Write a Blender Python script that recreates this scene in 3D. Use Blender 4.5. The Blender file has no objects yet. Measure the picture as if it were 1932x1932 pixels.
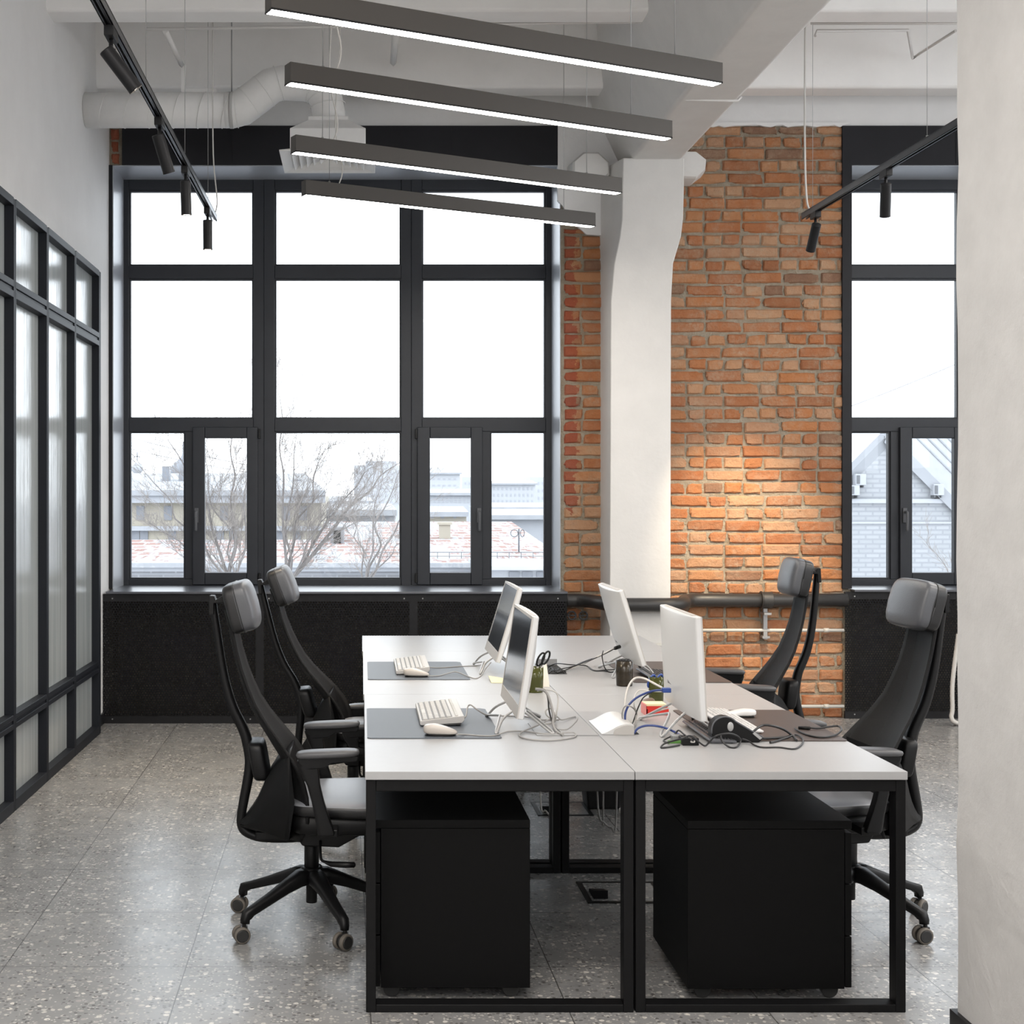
import bpy, math, random
from mathutils import Vector, Matrix, Quaternion

# ---------------------------------------------------------------- basics
F, CX, CY, H = 2640.0, 683.0, 934.0, 1.55      # camera: focal length in px, principal point, eye height
sc = bpy.context.scene
COL = sc.collection
PI = math.pi

def P(px, py, Y):
    "world point seen at pixel (px, py) at depth Y"
    return Vector(((px - CX) * Y / F, Y, H - (py - CY) * Y / F))

def PZ(px, py, z):
    "world point seen at pixel (px, py) on the level z"
    return P(px, py, (H - z) * F / (py - CY))

# ---------------------------------------------------------------- materials
def nmat(name):
    m = bpy.data.materials.new(name); m.use_nodes = True
    nt = m.node_tree; nt.nodes.clear()
    out = nt.nodes.new('ShaderNodeOutputMaterial')
    return m, nt, out

def N(nt, kind, **kw):
    n = nt.nodes.new('ShaderNode' + kind)
    for k, v in kw.items():
        if k.startswith('_'): setattr(n, k[1:], v)
        else: n.inputs[k.replace('_', ' ')].default_value = v
    return n

def L(nt, a, b): nt.links.new(a, b)

def mathn(nt, op, a, b=None, c=None):
    n = nt.nodes.new('ShaderNodeMath'); n.operation = op
    for i, v in enumerate((a, b, c)):
        if v is None: continue
        if isinstance(v, (int, float)): n.inputs[i].default_value = v
        else: nt.links.new(v, n.inputs[i])
    return n.outputs[0]

def mixc(nt, fac, a, b, blend='MIX'):
    n = nt.nodes.new('ShaderNodeMix'); n.data_type = 'RGBA'; n.blend_type = blend
    for i, v in ((0, fac), (6, a), (7, b)):
        if isinstance(v, (int, float)): n.inputs[i].default_value = v
        elif isinstance(v, tuple): n.inputs[i].default_value = (*v, 1)
        else: nt.links.new(v, n.inputs[i])
    return n.outputs[2]

def ramp(nt, fac, stops, interp='LINEAR'):
    r = nt.nodes.new('ShaderNodeValToRGB'); r.color_ramp.interpolation = interp
    e = r.color_ramp.elements
    while len(e) < len(stops): e.new(0.5)
    for q, (p, c) in zip(e, stops):
        q.position = p; q.color = (*c, 1) if len(c) == 3 else c
    nt.links.new(fac, r.inputs[0])
    return r.outputs[0]

def noise(nt, scale, detail=3, rough=.5, vec=None):
    n = N(nt, 'TexNoise', Scale=scale, Detail=detail, Roughness=rough)
    if vec is not None: L(nt, vec, n.inputs['Vector'])
    return n.outputs[0]

def coords(nt): return nt.nodes.new('ShaderNodeTexCoord').outputs['Object']

def simple(name, col, rough=.5, metal=0., spec=.5, var=.0, vscale=20., bump=0., bscale=60., sheen=0.):
    m, nt, out = nmat(name)
    b = N(nt, 'BsdfPrincipled', Roughness=rough, Metallic=metal)
    b.inputs['Base Color'].default_value = (*col, 1)
    b.inputs['Specular IOR Level'].default_value = spec
    if sheen: b.inputs['Sheen Weight'].default_value = sheen
    co = coords(nt)
    if var:
        n = noise(nt, vscale, 4, .6, co)
        d = tuple(max(0, c * (1 - var)) for c in col); u = tuple(min(1, c * (1 + var)) for c in col)
        L(nt, ramp(nt, n, [(.3, d), (.7, u)]), b.inputs['Base Color'])
    if bump:
        bp = N(nt, 'Bump', Strength=bump, Distance=.01)
        L(nt, noise(nt, bscale, 5, .6, co), bp.inputs['Height']); L(nt, bp.outputs[0], b.inputs['Normal'])
    L(nt, b.outputs[0], out.inputs[0])
    return m

def emis(name, col, s):
    m, nt, out = nmat(name)
    e = N(nt, 'Emission', Strength=s); e.inputs[0].default_value = (*col, 1)
    L(nt, e.outputs[0], out.inputs[0])
    return m

M = {}
M['white_wall'] = simple('white_plaster', (.80, .793, .788), .75, spec=.25, var=.03, vscale=3, bump=.22, bscale=14)
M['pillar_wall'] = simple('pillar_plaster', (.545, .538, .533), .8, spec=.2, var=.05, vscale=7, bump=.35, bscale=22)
M['white_paint'] = simple('white_paint', (.69, .675, .655), .65, spec=.3, var=.03, vscale=6, bump=.15, bscale=25)
M['ceiling'] = simple('ceiling_paint', (.88, .868, .855), .8, spec=.2, var=.04, vscale=2.2, bump=.18, bscale=9)
M['duct'] = simple('duct_paint', (.82, .81, .795), .5, spec=.35, var=.02)
M['conduit'] = simple('conduit_plastic', (.68, .66, .64), .5)
M['black_metal'] = simple('black_powder_coat', (.011, .011, .0125), .45, spec=.28, var=.1, vscale=40)
M['steel_black'] = simple('black_steel_frame', (.016, .018, .023), .5, spec=.14)
M['window_frame'] = simple('graphite_window_profile', (.030, .033, .040), .42, spec=.3, var=.06, vscale=9)
M['sheet'] = simple('grey_sheet_metal', (.40, .42, .46), .36, metal=.1, spec=.9, var=.05, vscale=2)
M['sill'] = simple('dark_sill_metal', (.07, .075, .09), .30, spec=.9)
M['track'] = simple('track_metal', (.07, .073, .08), .30, metal=.55, spec=.7)
M['lamp_housing'] = simple('pendant_housing', (.066, .060, .055), .5, spec=.4)
M['header'] = simple('black_header_panel', (.014, .014, .017), .55, spec=.25, var=.15, vscale=3)
M['pipe'] = simple('black_painted_pipe', (.028, .027, .027), .42, spec=.5, bump=.1, bscale=30)
M['thin_pipe'] = simple('grey_painted_pipe', (.50, .49, .46), .45)
M['galv'] = simple('galvanised_steel', (.38, .38, .38), .4, metal=.7)
M['table_top'] = simple('white_laminate', (.365, .366, .372), .36, spec=.42, var=.015, vscale=30)
M['table_edge'] = simple('laminate_edge', (.6, .58, .56), .5)
M['desk_frame'] = simple('desk_frame_black', (.005, .005, .0055), .5, spec=.18)
M['cabinet'] = simple('black_cabinet', (.0028, .0028, .003), .55, spec=.12, var=.1, vscale=60)
M['plastic'] = simple('black_plastic', (.005, .005, .0055), .42, spec=.28)
M['plastic_soft'] = simple('black_soft_plastic', (.004, .004, .0045), .55, spec=.2)
M['arm_pad'] = simple('armrest_pad', (.07, .07, .074), .42, spec=.5)
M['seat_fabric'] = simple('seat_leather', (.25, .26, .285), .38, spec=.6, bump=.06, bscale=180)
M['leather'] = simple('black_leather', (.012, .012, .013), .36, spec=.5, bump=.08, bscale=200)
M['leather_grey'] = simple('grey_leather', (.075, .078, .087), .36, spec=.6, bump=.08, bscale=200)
M['tyre'] = simple('caster_tyre', (.13, .115, .098), .6)
M['caster_black'] = simple('caster_black', (.02, .02, .02), .45)
M['monitor'] = simple('monitor_white', (.62, .62, .62), .38, spec=.4)
M['monitor_side'] = simple('monitor_silver', (.47, .45, .43), .4, spec=.4)
M['screen'] = simple('screen_glass', (.045, .052, .065), .12, spec=1.0)
M['chrome'] = simple('silver_wire', (.42, .42, .42), .35, metal=.4)
M['kb_body'] = simple('keyboard_body', (.50, .485, .47), .45)
M['kb_key'] = simple('keyboard_keys', (.52, .51, .495), .5)
M['kb_under'] = simple('keyboard_underside', (.16, .155, .15), .5)
M['mouse'] = simple('mouse_shell', (.50, .46, .42), .3, spec=.5)
M['mouse_white'] = simple('white_mouse_shell', (.8, .79, .78), .22, spec=.5)
M['mat_grey'] = simple('grey_desk_mat', (.10, .113, .132), .5, spec=.4, bump=.06, bscale=260)
M['mat_brown'] = simple('brown_desk_mat', (.068, .051, .046), .45, spec=.45, bump=.06, bscale=260)
M['cable_grey'] = simple('grey_cable', (.34, .33, .32), .5)
M['cable_white'] = simple('white_cable', (.62, .60, .57), .5)
M['cable_black'] = simple('black_cable', (.015, .015, .016), .45)
M['cable_blue'] = simple('blue_cable', (.03, .055, .20), .45)
M['blue'] = simple('blue_plastic', (.03, .07, .28), .4)
M['green'] = simple('green_plug', (.08, .22, .04), .5)
M['red_paper'] = simple('red_paper', (.62, .03, .02), .6)
M['pink_paper'] = simple('pink_paper', (.75, .28, .27), .6)
M['cream_paper'] = simple('cream_paper', (.80, .68, .42), .6)
M['yellow_note'] = simple('yellow_note', (.75, .68, .42), .6)
M['white_card'] = simple('white_card', (.76, .70, .62), .6)
M['pouch'] = simple('brown_leather', (.10, .06, .035), .5)
M['mug'] = simple('dark_brown_glass', (.022, .016, .009), .22, spec=.4, var=.4, vscale=40)
M['hole'] = simple('opening_shade_paint', (.012, .012, .012), .8)  # flat dark colour painted for the shade inside openings
M['snow'] = simple('snow', (.40, .41, .43), .9, var=.05, vscale=.3)

def m_glass(name, tint=(.92, .94, .95), refl=1.0):
    m, nt, out = nmat(name)
    t = N(nt, 'BsdfTransparent'); t.inputs[0].default_value = (*tint, 1)
    g = N(nt, 'BsdfGlossy', Roughness=.01)
    fr = N(nt, 'Fresnel', IOR=1.45)
    mx = N(nt, 'MixShader')
    L(nt, mathn(nt, 'MULTIPLY', fr.outputs[0], refl), mx.inputs[0])
    L(nt, t.outputs[0], mx.inputs[1]); L(nt, g.outputs[0], mx.inputs[2]); L(nt, mx.outputs[0], out.inputs[0])
    return m
M['glass'] = m_glass('window_glass', (.88, .90, .915), .6)

def m_green_glass():
    m, nt, out = nmat('olive_glass')
    b = N(nt, 'BsdfPrincipled', Roughness=.08, IOR=1.45)
    b.inputs['Base Color'].default_value = (.085, .09, .025, 1)
    t = N(nt, 'BsdfTransparent'); t.inputs[0].default_value = (.34, .35, .13, 1)
    mx = N(nt, 'MixShader'); mx.inputs[0].default_value = .35
    L(nt, b.outputs[0], mx.inputs[1]); L(nt, t.outputs[0], mx.inputs[2]); L(nt, mx.outputs[0], out.inputs[0])
    return m
M['olive_glass'] = m_green_glass()

def m_reeded():
    "frosted streaky glass of the partition: vertical drawn streaks in the normal"
    m, nt, out = nmat('streaked_glass')
    b = N(nt, 'BsdfPrincipled', Roughness=.13, IOR=2.1)
    b.inputs['Specular IOR Level'].default_value = .8
    co = coords(nt)
    mp = N(nt, 'Mapping'); mp.inputs['Scale'].default_value = (1, 26, .5); L(nt, co, mp.inputs[0])
    st = noise(nt, 1.0, 4, .65, mp.outputs[0])
    L(nt, ramp(nt, st, [(.3, (.36, .39, .40)), (.7, (.50, .525, .53))]), b.inputs['Base Color'])
    mp2 = N(nt, 'Mapping'); mp2.inputs['Scale'].default_value = (1, 60, 1.5); L(nt, co, mp2.inputs[0])
    bp = N(nt, 'Bump', Strength=.10, Distance=.01); L(nt, noise(nt, 1.0, 3, .6, mp2.outputs[0]), bp.inputs['Height'])
    bp2 = N(nt, 'Bump', Strength=.12, Distance=.02); L(nt, st, bp2.inputs['Height']); L(nt, bp.outputs[0], bp2.inputs['Normal'])
    L(nt, bp2.outputs[0], b.inputs['Normal'])
    L(nt, b.outputs[0], out.inputs[0])
    return m
M['reeded'] = m_reeded()

def m_terrazzo():
    m, nt, out = nmat('terrazzo_tiles')
    b = N(nt, 'BsdfPrincipled')
    co = coords(nt)
    sp = N(nt, 'SeparateXYZ'); L(nt, co, sp.inputs[0])
    # tile joints: the tiling is turned by 0.87 degrees to the window wall
    T = .597
    u = mathn(nt, 'DIVIDE', mathn(nt, 'ADD', mathn(nt, 'ADD', sp.outputs[0], .508 + 20 * T), mathn(nt, 'MULTIPLY', sp.outputs[1], .0152)), T)
    v = mathn(nt, 'DIVIDE', mathn(nt, 'ADD', sp.outputs[1], -4.598 + 20 * T), T)
    def line(q):
        fr = mathn(nt, 'FRACT', q)
        d = mathn(nt, 'MINIMUM', fr, mathn(nt, 'SUBTRACT', 1.0, fr))
        return mathn(nt, 'LESS_THAN', d, .0032)
    joint = mathn(nt, 'MAXIMUM', line(u), line(v))
    cv = N(nt, 'CombineXYZ'); L(nt, mathn(nt, 'FLOOR', u), cv.inputs[0]); L(nt, mathn(nt, 'FLOOR', v), cv.inputs[1])
    wn = N(nt, 'TexWhiteNoise'); L(nt, cv.outputs[0], wn.inputs[0])
    base = ramp(nt, wn.outputs[0], [(0, (.225, .224, .224)), (1, (.27, .268, .267))])
    big = noise(nt, 9, 4, .6, co)
    base = mixc(nt, .5, base, ramp(nt, big, [(.3, (.19, .189, .19)), (.7, (.30, .298, .296))]))
    # chips of three sizes, shifted per tile
    off = N(nt, 'VectorMath', _operation='MULTIPLY_ADD'); off.inputs[1].default_value = (3, 3, 3)
    L(nt, wn.outputs[1], off.inputs[0]); L(nt, co, off.inputs[2])
    wob = N(nt, 'VectorMath', _operation='MULTIPLY_ADD'); wob.inputs[1].default_value = (.012, .012, .0)
    nz = N(nt, 'TexNoise', Scale=45, Detail=2); L(nt, co, nz.inputs['Vector'])
    L(nt, nz.outputs[1], wob.inputs[0]); L(nt, off.outputs[0], wob.inputs[2])
    for s, th, lo, hi, lim in ((46, .78, (.36, .345, .325), (.68, .65, .60), .42), (95, .66, (.31, .30, .285), (.55, .53, .495), .40), (70, .80, (.10, .098, .096), (.14, .136, .132), .42)):
        vo = N(nt, 'TexVoronoi', Scale=s); L(nt, wob.outputs[0], vo.inputs['Vector'])
        sc_ = N(nt, 'SeparateColor'); L(nt, vo.outputs['Color'], sc_.inputs[0])
        pick = mathn(nt, 'MULTIPLY', mathn(nt, 'GREATER_THAN', sc_.outputs[0], th), mathn(nt, 'LESS_THAN', vo.outputs['Distance'], lim))
        base = mixc(nt, pick, base, ramp(nt, sc_.outputs[1], [(0, lo), (1, hi)]))
    base = mixc(nt, joint, base, (.075, .073, .071))
    L(nt, base, b.inputs['Base Color'])
    L(nt, ramp(nt, noise(nt, 3, 4, .6, co), [(.3, (.22,) * 3), (.7, (.32,) * 3)]), b.inputs['Roughness'])
    b.inputs['Specular IOR Level'].default_value = .5
    bp = N(nt, 'Bump', Strength=.25, Distance=.002); bp.invert = True
    L(nt, joint, bp.inputs['Height']); L(nt, bp.outputs[0], b.inputs['Normal'])
    L(nt, b.outputs[0], out.inputs[0])
    return m
M['floor'] = m_terrazzo()

def m_brick():
    m, nt, out = nmat('old_brick')
    b = N(nt, 'BsdfPrincipled', Roughness=.85); b.inputs['Specular IOR Level'].default_value = .25
    co = coords(nt)
    gi = N(nt, 'NewGeometry')
    rnd = gi.outputs['Random Per Island']
    col = ramp(nt, rnd, [(0, (.22, .075, .04)), (.14, (.36, .115, .05)), (.30, (.44, .165, .062)), (.46, (.31, .105, .055)),
                         (.62, (.46, .21, .10)), (.76, (.48, .30, .19)), (.88, (.44, .27, .18)), (.945, (.37, .20, .13)), (.96, (.115, .085, .08)), (1, (.13, .095, .085))])
    n1 = noise(nt, 16, 5, .65, co)
    col = mixc(nt, .28, col, ramp(nt, n1, [(.25, (.25, .085, .04)), (.5, (.44, .18, .08)), (.75, (.52, .30, .18))]), 'MIX')
    col = mixc(nt, .14, col, (.50, .29, .13))
    # lime wash and mortar smears
    n2 = noise(nt, 5, 6, .7, co)
    n3 = noise(nt, 42, 4, .6, co)
    smear = mathn(nt, 'MULTIPLY', ramp(nt, n2, [(.44, (0,) * 3), (.70, (.8,) * 3)]), ramp(nt, n3, [(.35, (.1,) * 3), (.65, (1,) * 3)]))
    col = mixc(nt, smear, col, (.46, .35, .25))
    # red paint left along the window edge of the narrow pier
    sp = N(nt, 'SeparateXYZ'); L(nt, co, sp.inputs[0])
    edge = mathn(nt, 'LESS_THAN', mathn(nt, 'ADD', sp.outputs[0], mathn(nt, 'MULTIPLY', n1, .22)), 1.60)
    hi = mathn(nt, 'GREATER_THAN', mathn(nt, 'ADD', sp.outputs[2], mathn(nt, 'MULTIPLY', n2, 1.2)), 2.1)
    col = mixc(nt, mathn(nt, 'MULTIPLY', mathn(nt, 'MULTIPLY', edge, hi), .75), col, (.30, .062, .035))
    # dark crumbs
    col = mixc(nt, ramp(nt, noise(nt, 30, 5, .7, co), [(.62, (0,) * 3), (.72, (.55,) * 3)]), col, (.14, .06, .03))
    L(nt, col, b.inputs['Base Color'])
    bp = N(nt, 'Bump', Strength=.9, Distance=.014); L(nt, noise(nt, 38, 6, .7, co), bp.inputs['Height']); L(nt, bp.outputs[0], b.inputs['Normal'])
    L(nt, b.outputs[0], out.inputs[0])
    return m
M['brick'] = m_brick()

def m_mortar():
    m, nt, out = nmat('old_mortar')
    b = N(nt, 'BsdfPrincipled', Roughness=.95); b.inputs['Specular IOR Level'].default_value = .15
    co = coords(nt)
    n1 = noise(nt, 11, 6, .7, co)
    L(nt, ramp(nt, n1, [(.3, (.30, .24, .17)), (.5, (.39, .335, .26)), (.72, (.47, .42, .34))]), b.inputs['Base Color'])
    bp = N(nt, 'Bump', Strength=1, Distance=.03); L(nt, noise(nt, 26, 6, .7, co), bp.inputs['Height']); L(nt, bp.outputs[0], b.inputs['Normal'])
    L(nt, b.outputs[0], out.inputs[0])
    return m
M['mortar'] = m_mortar()

def m_perforated():
    m, nt, out = nmat('perforated_black_sheet')
    b = N(nt, 'BsdfPrincipled', Roughness=.5); b.inputs['Base Color'].default_value = (.006, .006, .0065, 1)
    b.inputs['Specular IOR Level'].default_value = .15
    co = coords(nt)
    sp = N(nt, 'SeparateXYZ'); L(nt, co, sp.inputs[0])
    p = .0187
    v = mathn(nt, 'DIVIDE', mathn(nt, 'ADD', sp.outputs[2], 5), p * .866)
    row = mathn(nt, 'FLOOR', v)
    odd = mathn(nt, 'MULTIPLY', mathn(nt, 'MODULO', row, 2), .5)
    u = mathn(nt, 'ADD', mathn(nt, 'DIVIDE', mathn(nt, 'ADD', sp.outputs[0], 20), p), odd)
    du = mathn(nt, 'SUBTRACT', mathn(nt, 'FRACT', u), .5)
    dv = mathn(nt, 'MULTIPLY', mathn(nt, 'SUBTRACT', mathn(nt, 'FRACT', v), .5), .866)
    d2 = mathn(nt, 'ADD', mathn(nt, 'MULTIPLY', du, du), mathn(nt, 'MULTIPLY', dv, dv))
    hole = mathn(nt, 'LESS_THAN', d2, .052)
    t = N(nt, 'BsdfTransparent'); mx = N(nt, 'MixShader')
    L(nt, hole, mx.inputs[0]); L(nt, b.outputs[0], mx.inputs[1]); L(nt, t.outputs[0], mx.inputs[2]); L(nt, mx.outputs[0], out.inputs[0])
    return m
M['perforated'] = m_perforated()

def m_mesh_fabric():
    m, nt, out = nmat('black_mesh_fabric')
    b = N(nt, 'BsdfPrincipled', Roughness=.62); b.inputs['Specular IOR Level'].default_value = .25; b.inputs['Base Color'].default_value = (.004, .004, .0045, 1)
    b.inputs['Sheen Weight'].default_value = .02; b.inputs['Sheen Roughness'].default_value = .5
    co = coords(nt)
    w = N(nt, 'TexChecker', Scale=420); L(nt, co, w.inputs[0])
    bp = N(nt, 'Bump', Strength=.25, Distance=.002); L(nt, w.outputs[1], bp.inputs['Height']); L(nt, bp.outputs[0], b.inputs['Normal'])
    t = N(nt, 'BsdfTransparent'); mx = N(nt, 'MixShader'); mx.inputs[0].default_value = .10
    L(nt, b.outputs[0], mx.inputs[1]); L(nt, t.outputs[0], mx.inputs[2]); L(nt, mx.outputs[0], out.inputs[0])
    return m
M['mesh'] = m_mesh_fabric()

def m_brickwall_ext(name, c1, c2, mort, s, bw=.5, rh=.25):
    m, nt, out = nmat(name)
    b = N(nt, 'BsdfPrincipled', Roughness=.9)
    co = coords(nt); mp = N(nt, 'Mapping'); mp.inputs['Rotation'].default_value = (PI / 2, 0, 0); L(nt, co, mp.inputs[0])
    t = N(nt, 'TexBrick', Scale=s, Mortar_Size=.02, Brick_Width=bw, Row_Height=rh)
    t.inputs['Color1'].default_value = (*c1, 1); t.inputs['Color2'].default_value = (*c2, 1); t.inputs['Mortar'].default_value = (*mort, 1)
    L(nt, mp.outputs[0], t.inputs[0])
    L(nt, t.outputs[0], b.inputs['Base Color']); L(nt, b.outputs[0], out.inputs[0])
    return m
M['pale_brick'] = m_brickwall_ext('pale_old_brick', (.27, .27, .285), (.32, .32, .34), (.37, .38, .40), 1.0, .55, .20)
M['white_brick'] = m_brickwall_ext('white_painted_brick', (.29, .30, .315), (.32, .33, .345), (.25, .26, .28), 1.0, .30, .10)

def m_snowy_roof():
    m, nt, out = nmat('rusty_roof_under_snow')
    b = N(nt, 'BsdfPrincipled', Roughness=.8)
    co = coords(nt)
    t = N(nt, 'TexBrick', Scale=1.0, Mortar_Size=.02, Brick_Width=.42, Row_Height=.17)
    t.inputs['Color1'].default_value = (.20, .095, .075, 1); t.inputs['Color2'].default_value = (.26, .165, .14, 1); t.inputs['Mortar'].default_value = (.36, .365, .38, 1)
    mp = N(nt, 'Mapping'); mp.inputs['Scale'].default_value = (1, .2, 1); L(nt, co, mp.inputs[0]); co = mp.outputs[0]
    L(nt, co, t.inputs[0])
    n = noise(nt, .9, 5, .62, co)
    n2 = noise(nt, 6.5, 4, .6, co)
    cov = ramp(nt, mathn(nt, 'ADD', mathn(nt, 'MULTIPLY', n, .5), mathn(nt, 'MULTIPLY', n2, .5)), [(.475, (1,) * 3), (.53, (.0,) * 3)])
    col = mixc(nt, cov, t.outputs[0], (.30, .31, .33))
    L(nt, col, b.inputs['Base Color']); L(nt, b.outputs[0], out.inputs[0])
    return m
M['snowy_roof'] = m_snowy_roof()
M['ochre'] = simple('ochre_render', (.40, .365, .30), .9, var=.08, vscale=.8)
M['ext_grey'] = simple('pale_grey_render', (.36, .37, .395), .9, var=.05, vscale=.3)
M['ext_white'] = simple('white_render', (.35, .36, .385), .9, var=.05, vscale=.3)
M['ext_hazy'] = simple('far_haze_tinted_render', (.40, .412, .435), .9, var=.04, vscale=.2)  # distance haze is painted into this wall colour
M['ext_far_haze'] = simple('farthest_haze_tinted_render', (.43, .44, .46), .9, var=.03, vscale=.2)  # paler again: more haze painted into the farthest walls
M['ext_window'] = simple('far_window', (.20, .21, .235), .4)
M['ext_window_haze'] = simple('far_haze_tinted_window', (.35, .36, .385), .5)  # window colour paled to paint in the haze
M['roof_snow'] = simple('roof_snow', (.32, .33, .35), .9, var=.08, vscale=1.5)
M['roof_metal'] = simple('grey_metal_roof', (.25, .26, .28), .6, var=.05, vscale=2)
M['ext_dark'] = simple('dark_metal', (.10, .105, .115), .6)
M['bark'] = simple('winter_bark', (.17, .155, .15), .9, var=.15, vscale=6)
M['twig'] = simple('winter_twigs', (.25, .225, .21), .9)
M['wire'] = simple('overhead_wire', (.25, .25, .27), .7)
M['lamp'] = emis('led_diffuser', (1.0, .93, .84), 34)
M['spot_led'] = emis('spot_led', (1.0, .88, .72), 12)
# ---------------------------------------------------------------- mesh building
class MB:
    def __init__(s): s.v, s.f, s.sm, s.mi = [], [], [], []
    def add(s, vs, fs, smooth=False, mi=0):
        k = len(s.v); s.v += [tuple(v) for v in vs]
        for f in fs: s.f.append([k + i for i in f]); s.sm.append(smooth); s.mi.append(mi)
        return s
    def box(s, x0, x1, y0, y1, z0, z1, mi=0):
        vs = [(x, y, z) for z in (z0, z1) for y in (y0, y1) for x in (x0, x1)]
        return s.add(vs, [(0, 2, 3, 1), (4, 5, 7, 6), (0, 1, 5, 4), (2, 6, 7, 3), (0, 4, 6, 2), (1, 3, 7, 5)], mi=mi)
    def prism(s, poly, axis, a, b, mi=0, smooth=False):
        "polygon (u, v) extruded along axis: x -> (a,u,v), y -> (u,a,v), z -> (u,v,a)"
        n = len(poly)
        g = {'x': lambda u, v, t: (t, u, v), 'y': lambda u, v, t: (u, t, v), 'z': lambda u, v, t: (u, v, t)}[axis]
        vs = [g(u, v, a) for u, v in poly] + [g(u, v, b) for u, v in poly]
        s.add(vs, [tuple(range(n))[::-1], tuple(range(n, 2 * n))], mi=mi)
        k = len(s.v) - 2 * n
        for i in range(n):
            j = (i + 1) % n
            s.f.append([k + i, k + j, k + n + j, k + n + i]); s.sm.append(smooth); s.mi.append(mi)
        return s
    def loft(s, rings, caps=True, closed=True, smooth=True, mi=0):
        n = len(rings[0]); vs = [p for r in rings for p in r]; fs = []
        m = n if closed else n - 1
        for a in range(len(rings) - 1):
            for i in range(m):
                j = (i + 1) % n
                fs.append((a * n + i, a * n + j, (a + 1) * n + j, (a + 1) * n + i))
        s.add(vs, fs, smooth, mi)
        if caps and closed:
            k = len(s.v) - len(vs); e = k + (len(rings) - 1) * n
            s.f.append(list(range(k, k + n))[::-1]); s.sm.append(False); s.mi.append(mi)
            s.f.append(list(range(e, e + n))); s.sm.append(False); s.mi.append(mi)
        return s
    def tube(s, pts, r, n=8, caps=True, mi=0):
        pts = [Vector(p) for p in pts]; rs = r if isinstance(r, (list, tuple)) else [r] * len(pts)
        T = []
        for i in range(len(pts)):
            a = pts[max(0, i - 1)]; b = pts[min(len(pts) - 1, i + 1)]
            T.append((b - a).normalized() if (b - a).length > 1e-9 else Vector((0, 0, 1)))
        up = Vector((0, 0, 1)) if abs(T[0].z) < .9 else Vector((1, 0, 0))
        nrm = (up - T[0] * up.dot(T[0])).normalized(); rings = []
        for i, p in enumerate(pts):
            if i:
                q = T[i - 1].rotation_difference(T[i]); nrm = (q @ nrm); nrm = (nrm - T[i] * nrm.dot(T[i])).normalized()
            bn = T[i].cross(nrm)
            rings.append([p + (nrm * math.cos(2 * PI * k / n) + bn * math.sin(2 * PI * k / n)) * rs[i] for k in range(n)])
        return s.loft(rings, caps=caps, mi=mi)
    def cyl(s, p, q, r0, r1=None, n=20, mi=0):
        return s.tube([p, q], [r0, r0 if r1 is None else r1], n, mi=mi)
    def lathe(s, prof, c=(0, 0, 0), n=24, mi=0, caps=True):
        rings = [[(c[0] + r * math.cos(2 * PI * k / n), c[1] + r * math.sin(2 * PI * k / n), c[2] + z) for k in range(n)] for r, z in prof]
        return s.loft(rings, caps=caps, mi=mi)
    def super(s, c, h, e=(.35, .35), n=(28, 16), mi=0, f=None):
        "rounded cushion: superellipsoid with half sizes h; f warps each point"
        def pw(a, p): return math.copysign(abs(a) ** p, a)
        rings = []
        for i in range(n[1] + 1):
            t = -PI / 2 + PI * i / n[1]; ring = []
            ct, st = pw(math.cos(t), e[1]), pw(math.sin(t), e[1])
            if i in (0, n[1]): ct = .001
            for k in range(n[0]):
                a = 2 * PI * k / n[0]
                p = Vector((h[0] * ct * pw(math.cos(a), e[0]), h[1] * ct * pw(math.sin(a), e[0]), h[2] * st))
                if f: p = Vector(f(p))
                ring.append((p.x + c[0], p.y + c[1], p.z + c[2]))
            rings.append(ring)
        return s.loft(rings, caps=True, mi=mi)
    def xf(s, m):
        s.v = [tuple(m @ Vector(v)) for v in s.v]; return s
    def build(s, name, mat, parent=None, bevel=0, seg=2, subs=0):
        me = bpy.data.meshes.new(name)
        me.from_pydata(s.v, [], s.f)
        for m in (mat if isinstance(mat, (list, tuple)) else [mat]): me.materials.append(m)
        me.polygons.foreach_set('use_smooth', s.sm); me.polygons.foreach_set('material_index', s.mi)
        me.validate(); me.update()
        import bmesh
        bm = bmesh.new(); bm.from_mesh(me); bmesh.ops.recalc_face_normals(bm, faces=bm.faces); bm.to_mesh(me); bm.free()
        o = bpy.data.objects.new(name, me); COL.objects.link(o)
        if parent is not None:
            o.parent = parent
            if parent.get('_w'): o.matrix_parent_inverse = Matrix.Translation(Vector(parent.location)).inverted()
        if bevel:
            b = o.modifiers.new('bevel', 'BEVEL'); b.width = bevel; b.segments = seg; b.limit_method = 'ANGLE'; b.angle_limit = math.radians(40)
            b.harden_normals = False
            me.polygons.foreach_set('use_smooth', [True] * len(me.polygons))
            w = o.modifiers.new('wn', 'WEIGHTED_NORMAL'); w.keep_sharp = True
        if subs:
            u = o.modifiers.new('sub', 'SUBSURF'); u.levels = subs; u.render_levels = subs
        return o

def tag(o, label=None, cat=None, group=None, kind=None):
    if label: o['label'] = label
    if cat: o['category'] = cat
    if group: o['group'] = group
    if kind: o['kind'] = kind
    return o

def thing(name, label, cat, loc=(0, 0, 0), rz=0, group=None, kind=None, world=True):
    "an Empty at the thing's base; world=True: the parts' meshes are given in world coordinates"
    o = bpy.data.objects.new(name, None); COL.objects.link(o)
    o.empty_display_size = .1
    o.location = loc
    if world: o['_w'] = 1
    else: o.rotation_euler = (0, 0, rz)
    return tag(o, label, cat, group, kind)

def copy_tree(o, parent=None):
    c = o.copy(); COL.objects.link(c)
    if parent is not None: c.parent = parent
    for ch in list(o.children): copy_tree(ch, c)
    return c

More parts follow.
